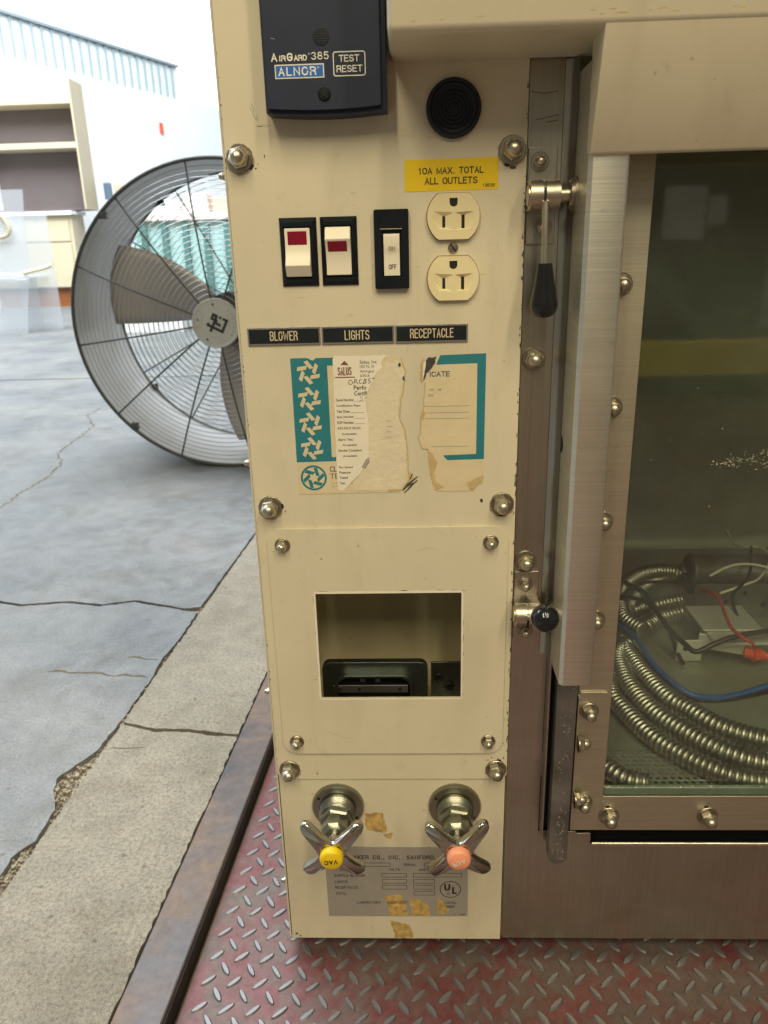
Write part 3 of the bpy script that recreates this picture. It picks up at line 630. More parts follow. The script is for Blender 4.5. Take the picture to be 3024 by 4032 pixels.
# --- torn certificate stickers
cert = sheet('old_certificate', jag([(-62, 434.3), (-4.2, 434.9), (12, 434.6), (15.5, 438), (19, 444), (17.7, 453.4), (18.4, 459.3), (17.6, 468), (16.4, 480.6), (12.6, 489), (12.8, 496.8), (15.2, 508), (17.3, 521.4), (16, 526), (14.5, 532.7), (-31, 532.4), (-44, 532.4), (-46, 530.6), (-48, 531), (-50, 532.5), (-62, 532.5)], .35, 3, 2), -.16, 'paper_cream', cab, .12)
sheet('certificate_remnant', jag([(36.5, 437), (40.2, 435.2), (62, 434.6), (64, 434.3), (66, 438.5), (69, 440), (72.0, 442), (72.4, 458), (72.8, 533.2), (40.5, 532.4), (37.5, 530), (34.4, 521), (30.9, 514.0), (30.0, 504), (29.4, 492), (27.4, 489), (27.3, 478), (25.4, 475.5), (28.4, 467.2), (32.6, 466.6), (33.4, 455), (35.0, 449.5), (33.8, 447.5), (35.6, 445)], .3, 3, 4), -.17, 'paper_cream', cert, .13)
T = 'print_teal'
sheet('certificate_border', jag([(-62, 458.2), (-31.8, 458.6), (-31.8, 461.8), (-36.5, 461.7), (-36.7, 527), (-32, 527), (-32, 532.45), (-44.2, 532.4), (-46.2, 530.8), (-48, 531.2), (-50, 532.5), (-62, 532.5)], .08, 6, 3), -.2, T, cert, .03)
sheet('certificate_border', [(41.3, 532.5), (72.75, 533.2), (72.4, 458.4), (46.5, 458.0), (45, 459.4), (43.2, 461.6), (66.8, 462.3), (66.8, 526.5), (38.6, 526.1)], -.22, T, cert, .04)
sheet('certificate_border', [(14.6, 459.6), (17.4, 458.8), (17.2, 462.6), (15.8, 463.6)], -.3, 'print_navy', cert, .03)
def pinwheel(cx, cz, s, y, mat, par, ph=0.):
    for k in range(6):
        p_ = R(86-60*k+ph); d_ = Vector((math.cos(R(-52-60*k+ph)), math.sin(R(-52-60*k+ph)))); n_ = Vector((-d_.y, d_.x)); c_ = Vector((cx+5.2*s*math.cos(p_), cz+5.2*s*math.sin(p_)))
        sheet('pinwheel_arm', [tuple(c_+d_*(u*s)+n_*(v_*s)) for u, v_ in ((-3.9, -1.3), (2.5, -1.3), (3.9, 1.3), (-3.0, 1.3))], y, mat, par, .02)
for cx, cz in ((-49.9, 522.6), (-50.2, 504.2), (-50.4, 486.2), (-50.4, 468.3)): pinwheel(cx, cz, 1.0, -.24, 'paper_cream', cert)
ring = lambda r: [(-50.4+r*math.cos(2*math.pi*i/40), 446.3+r*math.sin(2*math.pi*i/40)) for i in range(40)]
sheet('seal_ring', ring(9.5), -.22, T, cert, .03, [ring(8.0)]); pinwheel(-50.4, 446.3, .95, -.23, T, cert, -24)
caps('CLEAN', -38.4, 450.6, -24, 454.8, -.21, 'print_navy', cert, .13); caps('TECHNICS', -38.4, 445.4, -12, 449.4, -.21, 'print_navy', cert, .13)
text('CLEAN ROOM', -37.6, 441.3, -22, 442.6, -.21, 'print_grey', cert); text('9115', -37.2, 438.8, -32.5, 440.2, -.21, 'print_grey', cert)
caps('ICATE', 33.9, 517.9, 48.0, 521.5, -.26, 'print_navy', cert, .16); caps('NO. 49', 33.9, 508.0, 42.0, 509.8, -.26, 'print_grey', cert, .13); caps('ER', 33.0, 504.0, 36.6, 505.7, -.26, 'print_grey', cert, .13)
for z, xa in ((497.2, 29.6), (492.6, 29.9), (488.4, 30.6), (468.1, 34.8)): sheet('form_line', rect(xa, 61.8, z-.16, z+.16), -.26, 'print_grey', cert, .03)
sal = sheet('white_certificate', jag([(-33.4, 438), (-31.6, 436.0), (-28.9, 436.4), (-25, 440.5), (-21.5, 444.3), (-16.5, 449), (-13.0, 455.1), (-9.8, 460.5), (-9.4, 475), (-9.2, 488), (-10.3, 497), (-10.0, 506.3), (-6.5, 514), (-2.9, 520.7), (1.5, 525), (0.6, 529), (5.2, 533.3), (-31, 533.4), (-32.6, 531.5)], .3, 3, 6), -.36, 'paper_white', cert, .13)
sheet('torn_paper', jag([(-25, 436.5), (10, 436.2), (16, 441), (16.8, 455), (17.2, 470), (15.2, 480), (11.8, 489), (11.8, 498), (14.3, 510), (15.6, 521), (9.5, 527), (4, 529.5), (1.3, 525), (-3.2, 520), (-7, 513), (-10.4, 505), (-10.6, 497), (-9.4, 487), (-9.8, 474), (-10.2, 461), (-13.4, 454), (-17, 448)], .5, 2.5, 8), -.33, 'paper_torn', cert, .14)
sheet('torn_paper', jag([(4.5, 515), (7, 524), (10, 530), (14, 529), (16.6, 521), (12, 512), (9, 505), (6, 508)], .6, 2, 18), -.42, 'paper_torn', cert, .08)
sheet('torn_paper', jag([(-9, 487), (4, 489.2), (14, 486), (15.5, 478), (6, 475), (-8.5, 473)], .5, 2, 19), -.40, 'paper_torn', cert, .06)
for i, P in enumerate(([(27.6, 516), (28.3, 528), (30, 531), (32.2, 526), (31.5, 518), (28.6, 514)], [(33.0, 464.5), (36.0, 463), (39, 456), (36.8, 449), (38.5, 442), (44, 438), (38, 436.0), (35.5, 441), (34, 450)], [(60.5, 441), (66, 444), (72, 446.5), (71.8, 441), (68, 438.6), (64.6, 434.8), (62, 436)], [(14, 437), (18.6, 445), (19.4, 450), (23.5, 444), (19, 440), (12, 435.5), (3, 435.2), (4, 437)], [(28.2, 493.5), (27.4, 488.5), (29.6, 488), (30.6, 492), (29.6, 496)])):
    sheet('stained_edge', jag(P, .4, 1.6, 20+i), -.40-.01*i, 'paper_stained', cert, .06)
strokes('torn_edge', [jag([(15.5, 438), (19, 444), (17.9, 453.4), (18.5, 459.3), (17.7, 468), (16.5, 480.6), (12.8, 489), (13.0, 496.8), (15.3, 508), (17.4, 521.4), (16, 526), (14.5, 531)], .35, 1.6, 61, False), jag([(36.2, 445), (33.8, 447.5), (35, 449.5), (33.4, 455), (32.6, 466.4), (28.4, 467), (25.4, 475.4), (27.3, 478), (27.5, 489), (29.4, 492), (30.0, 504), (31.0, 514)], .35, 1.6, 62, False)], .5, -.48, 'paper_stained', cert)
strokes('torn_edge', [jag([(-62, 434.1), (-4.2, 434.7), (12, 434.4)], .15, 2, 63, False), jag([(36.5, 436.4), (40.2, 434.9), (62, 434.3)], .25, 2, 64, False), jag([(-25.2, 440.4), (-21.6, 444.2), (-16.6, 448.9), (-13.2, 455), (-9.9, 460.4)], .3, 1.6, 65, False), jag([(-9.3, 487), (-9.2, 488), (-10.3, 497), (-10.0, 506.3), (-6.5, 514), (-2.9, 520.7), (1.5, 525)], .3, 1.6, 66, False)], .28, -.49, 'print_tan', cert)
sheet('teal_scrap', jag([(-13, 458), (-9.6, 461.5), (-9.8, 457), (-12.5, 452.5), (-15.5, 454)], .4, 1.2, 67), -.5, 'print_grey', cert, .03)
sheet('teal_scrap', jag([(12.2, 526.4), (13.6, 528.4), (14.4, 526), (13.2, 524.8)], .2, 1, 68), -.5, 'print_navy', cert, .03); sheet('teal_scrap', [(15.4, 518.4), (16.6, 518.8), (16.8, 515.4), (15.6, 516)], -.5, 'print_navy', cert, .03)
sheet('bare_patch', jag([(30.8, 528.6), (33, 531.2), (36, 531.0), (38.6, 532.0), (37.6, 527), (35.2, 523.6), (32.2, 520.8), (30.4, 516.2), (29.6, 516), (30.6, 522), (31.4, 526)], .3, 1.2, 31), -.5, 'bare_metal', cert, .05)
sheet('paper_curl', jag([(30.0, 528), (31.6, 529.4), (31.2, 525), (29.8, 518), (29.0, 515.6), (29.3, 521)], .2, 1.2, 32), -.54, 'paper_white', cert, .05)
strokes('gouge', [[(14.2, 436), (23.5, 445)], [(15, 437.6), (21.5, 441.2)], [(16, 439), (24.6, 446)], [(18, 437.2), (24.4, 443.2)], [(19.6, 444.6), (21, 448)], [(17, 440.4), (20.6, 442.6)], [(15.4, 434.4), (20.2, 438.8)]], .75, -.47, 'bare_metal', cert)
# printed matter of the white certificate
K = -.42
MB().add([(-27.4, K, 527.2), (-21.7, K, 527.1), (-24.5, K, 530.2)], [(0, 1, 2)]).build('logo_peak', 'print_brown', sal, smooth=False)
caps('SALUS', -29.6, 520.1, -19.8, 525.9, K, 'print_brown', sal, .12, .6); sheet('logo_bar', rect(-31.4, -17.7, 518.4, 519.1), K-.02, 'print_brown', sal, .02)
text('Salus, Inc', -14.0, 527.6, -2.2, 530.1, K, 'print_black', sal, .008)
text('103 N. D', -14.0, 525.0, -4.2, 526.9, K, 'print_black', sal); text('Arlingto', -14.0, 521.2, -4.4, 523.6, K, 'print_black', sal); text('630.6', -14.0, 518.8, -7.6, 520.6, K, 'print_black', sal)
text('Perfo', -18.8, 509.9, -10.0, 513.0, K, 'print_black', sal, .014); text('Certifi', -18.6, 505.9, -9.8, 508.9, K, 'print_black', sal, .014)
O_ = [(-20.9+1.3*math.cos(q), 515.2+1.6*math.sin(q)) for q in [2*math.pi*i/12 for i in range(13)]]
strokes('handwriting', [O_, [(-18.6, 513.9), (-17.9, 517.2), (-16.4, 516.9), (-17.2, 515.7), (-18.2, 515.5)], [(-17.2, 515.6), (-15.6, 513.9)], [(-13.2, 516.9), (-14.4, 516.8), (-15, 515.6), (-14.4, 514.4), (-13, 514.5)], [(-12, 514.2), (-11.2, 517.3), (-9.9, 516.9), (-10.9, 515.8), (-9.8, 515), (-11, 514.1), (-12, 514.2)], [(-6.8, 517.6), (-8.4, 517.2), (-8.4, 516.2), (-7.2, 515.8), (-7.4, 514.7), (-8.6, 514.5)], [(-5.4, 518), (-5, 517.2), (-4.5, 518.2), (-4.3, 517.3)]], .42, K, 'ink', sal)
strokes('handwriting', [[(-12.6, 505), (-14.4, 505.2), (-14.3, 504), (-12.8, 503.6), (-13.4, 502.3), (-15, 502.4)], [(-11.3, 502), (-10.9, 505), (-9.9, 504.6), (-10.6, 503.6)]], .3, K, 'print_grey', sal)
for s_, x0, z0, x1, h in (('Serial Number', -31.5, 502.0, -18.9, 1.7), ('Certification Repo', -31.5, 497.8, -14.6, 1.7), ('Test Date:', -31.5, 493.9, -22.2, 1.7), ('Spec Number', -31.5, 489.8, -19.4, 1.7), ('SOP Number', -31.5, 485.9, -19.6, 1.7), ('AVG FACE VELOC', -31.5, 481.9, -14.8, 1.6), ('Acceptable', -28.5, 477.5, -18.2, 1.7), ('Alarm Test:', -31.5, 473.6, -20.6, 1.7), ('Acceptable', -28.4, 469.4, -18.2, 1.7), ('Smoke Containm', -31.5, 465.6, -14.8, 1.7), ('Acceptable', -28.4, 461.3, -18.2, 1.7), ('Fan Speed', -31.6, 452.9, -21.8, 1.8), ('Pressure', -31.6, 449.2, -23.4, 1.7), ('Tested', -31.6, 445.3, -25.6, 1.7), ('Test', -31.7, 441.2, -27.8, 1.7)):
    text(s_, x0, z0, x1, z0+h+.15, K, 'print_black', sal, .016)
for z, xa in ((501.9, -18.8), (493.8, -22), (489.7, -19.3), (485.8, -19.4)): sheet('form_line', rect(xa, -12, z-.09, z+.09), K, 'print_black', sal, .02)
for z, xa in ((487.5, 3), (483.6, 4), (479.6, 3), (475.7, 3)): sheet('form_line', rect(xa, xa+3.6, z-.15, z+.15), -.5, 'print_grey', cert, .03)
# --- valves
def valve(x, z, cap, word, wcol, ph, wrot):
    fl = MB().lathe([(22.1, 0), (22.1, 2.6), (21.3, 4.0), (15.8, 4.4), (15.6, 3.4), (14, 3.4)], (x, 1.5, z), n=56).build('valve_flange', 'valve_body', cab)
    for q in (32, 212): MB().lathe([(1.3, 0), (1.3, .15)], (x+18.6*math.cos(R(q if ph < 0 else 180-q)), -2.95, z+18.6*math.sin(R(q if ph < 0 else 180-q))), n=12).build('pin_hole', 'slot_black', fl)
    pr = [(15.2, 0), (15.2, 4.6)]
    for k in range(4): pr += [(15.2-.1*k, 4.8+k*2.0), (14.3, 5.6+k*2.0), (15.1-.2*k, 6.4+k*2.0)]
    MB().lathe(pr+[(13.6, 13.6)], (x, -1.8, z), n=40).build('threaded_body', 'valve_body', fl, angle=24)
    MB().lathe([(13.9, 12), (14.3, 12.8), (14.3, 18.4), (12.8, 20)], (x, -1.8, z), n=6, ph=R(12)).build('hex_nut', 'valve_body', fl)
    MB().lathe([(10.6, 19), (11.2, 20), (11.2, 30), (9.2, 32.5), (7.6, 33.5)], (x, -1.8, z), n=8, ph=R(18)).build('packing_nut', 'valve_body', fl)
    MB().lathe([(4.6, 32), (4.6, 52)], (x, -1.8, z), n=24).build('stem', 'chrome_worn', fl)
    # four-arm handle
    mb = MB(); half = [(7.6, -7.6), (10.4, -6.9), (14, -5.9), (19, -5.2), (25, -4.9), (29.5, -4.6), (31.8, -3.6), (33.0, -1.9), (33.4, 0)]
    half = half+[(u, -v_) for u, v_ in half[-2::-1]][:-1]; outline = []
    for k in range(4):
        for u, v_ in half: outline.append((math.atan2(v_, u)+math.pi/2*k, math.hypot(u, v_), u))
    n = len(outline); layers = ((0.0, 1.1), (1.3, 0.0), (5.6, 0.0), (7.4, 1.3)); vs = []
    for hgt, inset in layers:
        for q, r, u in outline:
            bend = (max(0, r-9)/24)**1.4*6.0; k = 1-inset/max(r, 8)*1.0
            th = (hgt-3.7)*(1-.12*max(0, r-9)/24)+3.7
            vs.append((x+r*k*math.cos(q+ph), -(49.5+th-bend), z+r*k*math.sin(q+ph)))
    fs = [(j*n+i, j*n+(i+1) % n, (j+1)*n+(i+1) % n, (j+1)*n+i) for j in range(3) for i in range(n)]
    for j, flip in ((0, True), (3, False)):
        c = len(vs); vs.append((x, -(49.5+layers[j][0]), z)); fs += [((j*n+(i+1) % n, j*n+i, c) if flip else (j*n+i, j*n+(i+1) % n, c)) for i in range(n)]
    mb.add(vs, fs); h = mb.build('cross_handle', 'chrome_worn', fl, angle=50)
    kp = MB().lathe([(9.2, 0), (9.3, 3.6), (8.7, 5.4), (7.2, 6.4), (.01, 6.9)], (x, -56.2, z), n=40).build('handle_cap', cap, fl, angle=50)
    caps(word, x-5.2, z-2.0, x+5.2, z+2.0, -63.36, wcol, fl, .19, .55, rot=wrot)
valve(-46.0, 154.6, 'cap_yellow', 'VAC', 'print_black', R(45), 186); valve(53.0, 154.6, 'cap_salmon', 'AIR', 'print_white', R(48), 205)
# --- rating plate
rp = MB().poly([(-59.8, 31.7), (65.2, 32.4), (64.6, 110.0), (-60.4, 110.3)], (), 1.0, 1.55).build('rating_plate', 'plate_grey', cab, bevel=.15)
q = .90
caps('THE BAKER CO., INC.', -52, 96.7, 5.8, 101.2, q, 'print_black', rp, .15, .6); caps('SANFORD, MAINE', 11.4, 96.8, 56, 101.2, q, 'print_black', rp, .15, .6)
for s_, x0, z0, x1 in (('MODEL', -52.5, 89.4, -42), ('SERIAL', 8.8, 89.4, 19.4), ('VOLTS', -4.7, 84.0, 5.2), ('AMPS', 21.8, 84.0, 30.7), ('MOTOR', -48, 83.6, -36), ('SUPPLY BLOWER', -53.0, 77.1, -25.4), ('LIGHTS', -52.8, 70.2, -41.6), ('RECEPTACLE', -52.8, 63.7, -32.6), ('TOTAL', -52.6, 56.7, -42.8), ('LABORATORY', -33.8, 46.6, -12.6), ('EQUIPMENT', -6.7, 46.7, 11.4), ('LISTED', 44.3, 46.6, 55.0), ('5988', 45.7, 42.3, 53.4), ('N', 53.0, 33.7, 54.2), ('10667', 57.4, 33.9, 63.3)):
    caps(s_, x0, z0, x1, z0+(2.8 if s_ not in ('N', '10667') else 1.6), q, 'print_black', rp, .13, .5)
def frame(x0, x1, z0, z1): sheet('entry_box', rect(x0, x1, z0, z1), q, 'print_black', rp, .03, [rect(x0+.4, x1-.4, z0+.4, z1-.4)])
for f_ in ((-40, -3, 88.6, 92.9), (26.9, 58, 88.5, 93.0), (-11, 11.2, 76.8, 81.4), (-10.9, 11.3, 69.9, 74.6), (-10.8, 11.4, 63.2, 67.9), (16.9, 35.9, 76.9, 81.5), (36.2, 59.9, 77.1, 81.6), (16.9, 35.9, 70.0, 74.7), (17.0, 35.9, 63.3, 68.0), (17.1, 36, 56.6, 61.2)): frame(*f_)
el = lambda r: [(49.7+r*math.cos(2*math.pi*i/36), 63.3+r*math.sin(2*math.pi*i/36)) for i in range(36)]
sheet('listing_mark', el(9.4), q, 'print_black', rp, .03, [el(8.7)]); caps('U', 44.2, 61.9, 49.6, 69.4, q, 'print_black', rp, .22); caps('L', 51.2, 58.2, 55.4, 66.0, q, 'print_black', rp, .22); text('®', 46.6, 57.2, 49.4, 60.0, q, 'print_black', rp)
for i, (P, y_) in enumerate((([(-24, 145.5), (-8.5, 146.5), (-4.8, 127), (-8, 125), (-23, 128.5)], 1.5), ([(-8.5, 124), (0, 125), (-2, 118), (-6, 120)], 1.5), ([(-9.5, 56), (6, 57), (10, 45), (12, 33), (-4, 32.6), (-6, 44)], 1.0), ([(14, 53), (22, 52), (30, 45), (32, 33), (15, 32.8)], 1.0), ([(38, 54), (45, 48), (49, 40), (43, 34), (38, 36)], 1.0), ([(-4.4, 26.6), (8, 23.5), (13.5, 21), (16.6, 6.4), (-.2, 5.6)], 1.5))):
    sheet('tape_residue', jag(P, .7, 2, 40+i), y_-.05, 'tape_residue', cab, .06)
# --- pits and dust on the column front
rnd = random.Random(21); chips('edge_nicks', [(95.4+rnd.uniform(-.5, .5), rnd.uniform(200, 700), rnd.uniform(.25, .6), rnd.uniform(.4, 2.6)) for i in range(70)]+[(-95+rnd.uniform(-.1, .3), rnd.uniform(190, 740), rnd.uniform(.2, .4), rnd.uniform(.4, 1.6)) for i in range(26)], -.08, 'bare_metal', cab, 23)
chips('grime_smears', [(rnd.uniform(-90, 90), rnd.uniform(560, 680), rnd.uniform(.8, 4), rnd.uniform(.3, 1.2)) for i in range(16)]+[(20, 669, 6, .7), (36, 668, 4, 1.0), (44, 407-4, 7, 1.2), (-70, 540, 4, .6)], -.06, 'grime_faint', cab, 24)
strokes('scratch', [[(-76, 690), (-74.6, 687), (-75.4, 684), (-73.6, 681)], [(-77, 688), (-75.8, 686)], [(-73, 683.6), (-72.4, 680.4)]], .4, -.07, 'print_grey', cab)
strokes('scratch', [[(-73, 677.6), (-66.5, 676.6)], [(-70, 678.2), (-64, 677.4)], [(-30, 677.6), (-26, 677.9)], [(31, 669), (38, 670.6)], [(78.6, 604), (79.6, 600.4)], [(80.4, 597.4), (81.6, 596.6)], [(-88, 545), (-86.6, 538)]], .22, -.07, 'paper_stained', cab)
strokes('scratch', [[(-52, 232), (-40, 226), (-28, 223.6)], [(-66, 366), (-64.6, 367.2)], [(62, 330), (62.4, 322)], [(24, 389), (31, 391.6), (37, 390.4)]], .25, -2.42, 'paper_stained', acc)
rnd = random.Random(12); chips('stain_spots', [(rnd.uniform(-92, 92), rnd.uniform(200, 690), rnd.uniform(.2, .55), rnd.uniform(.2, .55)) for i in range(46)], -.05, 'paper_stained', cab, 13)

# ================================================================== stainless front, sash and hood
front = [(96.6, 5), (1150, 5), (1150, 111.4), (171.4, 111.4), (170, 113), (170, 123.4), (158, 123.4), (157, 125.6), (125.0, 125.6), (125.0, 299), (118.4, 299), (118.4, 1300), (96.6, 1300)]
MB().poly(front, (), 3.2, 5.0).build('front_sheet', ST, cab, bevel=.4)
MB().poly([(3.0, 109.4), (2.5, 111.4), (3.2, 113.0), (4.8, 113.4), (6.0, 112.2), (5.6, 109.4)], (), 171.6, 1150, 'x').build('slot_lip', 'nut_steel', cab, angle=60)
MB().box(118.6, 1150, 34, 36, 60, 147).build('slot_back', 'slot_black', cab)
MB().box(118.7, 1150, 5.2, 34, 20, 22).build('slot_floor', 'slot_black', cab)
MB().box(98.5, 1150, 36.2, 640, 10, 12).build('base_pan', ST, cab)
MB().box(-80, 1130, 60, 600, -9.9, 9.9).build('plinth', 'gasket_black', cab)
MB().box(1150.2, 1153, 3, 640, 5, 1300).build('right_wall', CP, cab)
# sash arm: folded channel standing in front of the glass
arm = MB().poly([(125.2, 2), (125.2, -43.5), (127.6, -46.2), (146.6, -46.2), (148.8, -44.4), (148.8, -20), (147.3, -20), (147.3, -43), (146.0, -44.7), (128.2, -44.7), (126.7, -43), (126.7, 2)], (), 300, 700, 'z').build('sash_arm', 'steel_brushed', cab, bevel=.35, angle=50)
MB().poly([(118.5, 3.4), (121.6, 2.3), (123.8, -1.2), (124.9, -7), (124.9, -5), (123.6, 0), (121.6, 3.6), (118.5, 5)], (), 299.5, 709, 'z').build('arm_return', ST, cab, angle=60)
MB().lathe([(5.6, 0), (5.6, .25)], (125.15, -9, 470.5), (-1, 0, 0), 20).build('slot_hole', 'slot_black', arm)
# glass frame
MB().poly([(150.2, 132.4), (1150, 132.4), (1150, 167.2), (176, 167.2), (176, 730), (150.2, 730)], (), -3.2, -1.4).build('glass_frame', FR_, cab, bevel=.4)
MB().box(150.4, 1140, 1.5, 2.8, 133, 166).build('frame_gasket', 'gasket_black', cab)
pane = MB().box(151, 1148, 3.4, 9.0, 140, 728).build('glass_pane', 'sash_glass', cab, smooth=False)
MB().box(176.2, 1148, -2.4, 2.0, 167.3, 175.4).build('glass_lip', 'glass_edge', pane, bevel=1.5, seg=3)
rnd = random.Random(4); mbr = MB()
for i in range(60):
    px, pz = 176+960*rnd.random()**2.2, 176+rnd.random()*1.2; s_ = rnd.uniform(.2, .8); mbr.lathe([(s_, 0), (s_*.6, s_*.5), (.01, s_*.6)], (px, rnd.uniform(-2.2, -.5), 175.2), (0, 0, 1), 5, rnd.random())
mbr.build('dust_grains', 'paper_cream', pane)
sm = []
for i in range(110):
    u = rnd.random(); sm.append((238+36*u+rnd.gauss(0, 1.5), 451+5*u+rnd.gauss(0, 2.6)*(.5+u), rnd.uniform(.25, .9), rnd.uniform(.2, .7)))
for i in range(22): sm.append((rnd.uniform(180, 250), rnd.uniform(400, 520), rnd.uniform(.2, .6), rnd.uniform(.2, .6)))
chips('glass_residue', sm, 3.28, 'residue', pane, 7)
cp = MB().poly(rrect(149.6, 174.9, 156.2, 268, 4), (), -4.9, -3.3).build('corner_plate', FR_, cab, bevel=.4)
# lower track and the grey rod standing in it
MB().box(125.3, 126.8, -8.5, 3.1, 130, 299.5).build('track_wall', ST, cab, bevel=.3)
MB().box(148.3, 149.5, -11, -1.5, 140, 268).build('track_wall', FR_, cab, bevel=.3)
MB().box(127, 148, 3.3, 4.4, 131.5, 299).build('track_back', 'gasket_black', cab)  # black sheet paints in the shade inside the track
rod = MB().poly([(130.9, 420), (130.9, 113)]+[(138.6+7.7*math.cos(q), 114+6.5*math.sin(q)) for q in [math.pi+math.pi*i/10 for i in range(1, 10)]]+[(146.3, 113), (146.3, 420)], (), -15.0, -4.0).build('guide_rod', 'galvanised', cab, bevel=2.6, seg=4, angle=50)
rnd = random.Random(15); chips('zinc_flecks', [(rnd.uniform(133.8, 143.4), 112+190*rnd.random()**1.7, rnd.uniform(.2, .8), rnd.uniform(.3, 1.3)) for i in range(90)], -15.06, 'plate_grey', rod, 16)
# nuts on the frame
for x, z in ((159.6, 576.5), (159.2, 494.8), (158.8, 411), (158.6, 331.5), (158.7, 251), (159.2, 163.2)): acorn(cab, x, z, -3.25 if z > 270 else -4.95, .92, 7.6, R(z*3), height=1.0)
for x in (181.8, 263.3, 345, 427): acorn(cab, x, 147.6, -3.25, 1.0, 8.6, R(8+x), lock=100, height=1.15)
for z in (226, 172): acorn(cab, 0, 0, 0, .82, 6.6, R(z), axis=(1, 0, 0), c=(149.5, -5.2-8, z))
# nuts on the steel strip beside the panel
for x, z in ((105.6, 528.2), (105.2, 378.0)): acorn(cab, x, z, 3.15, .98, 8.1, R(z), height=1.0)
# --- latches
def latch(z0, z1, nut_a, nut_b):
    zc = (z0+z1)/2
    p = MB().box(97.2, 115.6, 1.4, 3.1, z0, z1).build('latch_plate', ST, cab, bevel=.5)
    for x, z in (nut_a, nut_b): acorn(p, x, z, 1.4, .62, 5.8, R(z)).name = 'acorn_nut'
    Yc = -12.5; A = (1, 0, 0)
    MB().box(96.4, 114.6, Yc, 1.5, zc-8.9, zc-7.6).add(*(lambda b_: (b_.v, b_.f))(MB().box(96.4, 114.6, Yc, 1.5, zc+7.6, zc+8.9))).build('strap', ST, p, bevel=.4)
    MB().lathe([(6.2, 0), (6.2, .9), (7.4, 1.0), (8.7, 1.2), (8.7, 9.0), (7.9, 9.1), (7.9, 10.6), (8.7, 10.7), (8.7, 19.5), (5.2, 19.6)], (95.4, Yc, zc), A, 40).build('barrel', 'nut_steel', p)
    MB().box(104.5, 106.0, Yc-8.8, Yc-6.5, zc-6, zc+4).build('handle_slot', 'slot_black', p)
    MB().lathe([(4.3, 0), (4.3, 7.2), (3.8, 7.8)], (114.2, Yc, zc), A, 24).build('bolt', 'nut_steel', p)
    MB().lathe([(7.6, 0), (8.6, .8), (8.6, 1.6), (9.4, 1.8), (9.4, 2.6), (11.0, 2.8), (11.0, 4.4)], (120.7, Yc, zc), A, 36).build('bushing', 'washer_steel', p)
    return p, Yc, zc
p, Yc, zc = latch(602.6, 660.6, (104.4, 652.0), (108.0, 613.0))
MB().tube([(105.6, Yc-7.6, zc-4), (105.9, Yc-8.4, zc-20), (106.6, Yc-8.6, zc-44)], 2.15, 16).build('handle_shaft', 'nut_steel', p)
MB().lathe([(4.6, 0), (4.7, .6), (6.4, 12), (8.3, 22), (8.9, 25), (8.5, 28.4), (6.6, 31.6), (3.4, 33.2), (.01, 33.6)], (106.5, Yc-8.6, 591.3), (.018, 0, -1), 32).build('handle_grip', 'knob_black', p, angle=60)
p, Yc, zc = latch(312, 369.6, (105.4, 359.0), (106.8, 320.0))
MB().tube([(105.4, -19, 341.5), (105.6, -36, 350.0), (105.9, -60, 362)], 2.15, 16).build('handle_shaft', 'nut_steel', p)
MB().lathe([(4.6, 0), (4.7, .6), (6.4, 12), (8.5, 20), (9.2, 24), (8.9, 27.6), (7.0, 31.2), (3.6, 33.2), (.01, 33.6)], (105.9, -58, 361), (.01, -.889, .458), 32).build('handle_grip', 'knob_black', p, angle=60)
# --- hood
MB().poly([(-68, 709.5), (-70.5, 713.5), (-70.5, 1300), (2.9, 1300), (2.9, 709.5)], (), 11.2, 1153, 'x').build('hood', CP, cab, bevel=3.2, seg=4, angle=60)
MB().poly([(-69.8, 714), (-49.4, 652.0), (-47.4, 650.2), (-39.2, 651.2), (-39.2, 714)], (), 125.0, 1152, 'x').build('hood_fascia', CP, cab, bevel=1.4, seg=3, angle=60)
chips('paint_wear', [(x, 716+random.Random(i).uniform(-1.4, 1.2), random.Random(i+50).uniform(.6, 3), random.Random(i+90).uniform(.2, .6)) for i, x in enumerate((118, 122, 128, 131, 134, 151, 154, 157, 160, 147, 190, 194, 60, 40, 25))], -70.62, 'paper_stained', cab, 22)
strokes('scratch', [[(98, 692), (106, 690.6), (114, 691.8)], [(101, 676), (115.5, 678.6)], [(108, 674.6), (115, 675.6)]], .35, 3.1, 'slot_black', cab)
# --- work chamber
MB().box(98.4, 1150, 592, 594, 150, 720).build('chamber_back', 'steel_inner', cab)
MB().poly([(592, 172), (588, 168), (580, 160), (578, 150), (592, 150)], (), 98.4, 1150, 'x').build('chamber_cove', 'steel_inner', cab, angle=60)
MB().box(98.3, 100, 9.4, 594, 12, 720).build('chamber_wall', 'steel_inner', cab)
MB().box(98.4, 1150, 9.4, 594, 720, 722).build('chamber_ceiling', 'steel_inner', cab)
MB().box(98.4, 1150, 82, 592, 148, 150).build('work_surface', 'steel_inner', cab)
# perforated grille in front of the work surface
def perforated(x0, x1, y0, y1):
    mb = MB(); pit = 6.6; r = 2.3; rows = int((y1-y0)/(pit*.866)); n = 6; vs = []; fs = []; px, py = pit, pit*.866
    for j in range(rows):
        k = int((x1-x0)/px)
        for i in range(k):
            cx, cy = x0+px*(i+.5+(.5 if j % 2 else 0)), y0+py*(j+.5)
            o1 = [(cx+px/math.sqrt(3)*math.sin(R(60*a)), cy+px/math.sqrt(3)*math.cos(R(60*a)), 149.9) for a in range(6)]
            o2 = [(cx+r*math.sin(R(60*a)), cy+r*math.cos(R(60*a)), 149.9) for a in range(6)]
            o3 = [(x, y, 148.4) for x, y, z in o2]
            b_ = len(vs); vs += o1+o2+o3; fs += [(b_+a, b_+(a+1) % 6, b_+6+(a+1) % 6, b_+6+a) for a in range(6)]+[(b_+6+a, b_+6+(a+1) % 6, b_+12+(a+1) % 6, b_+12+a) for a in range(6)]
    mb.add(vs, fs); return mb
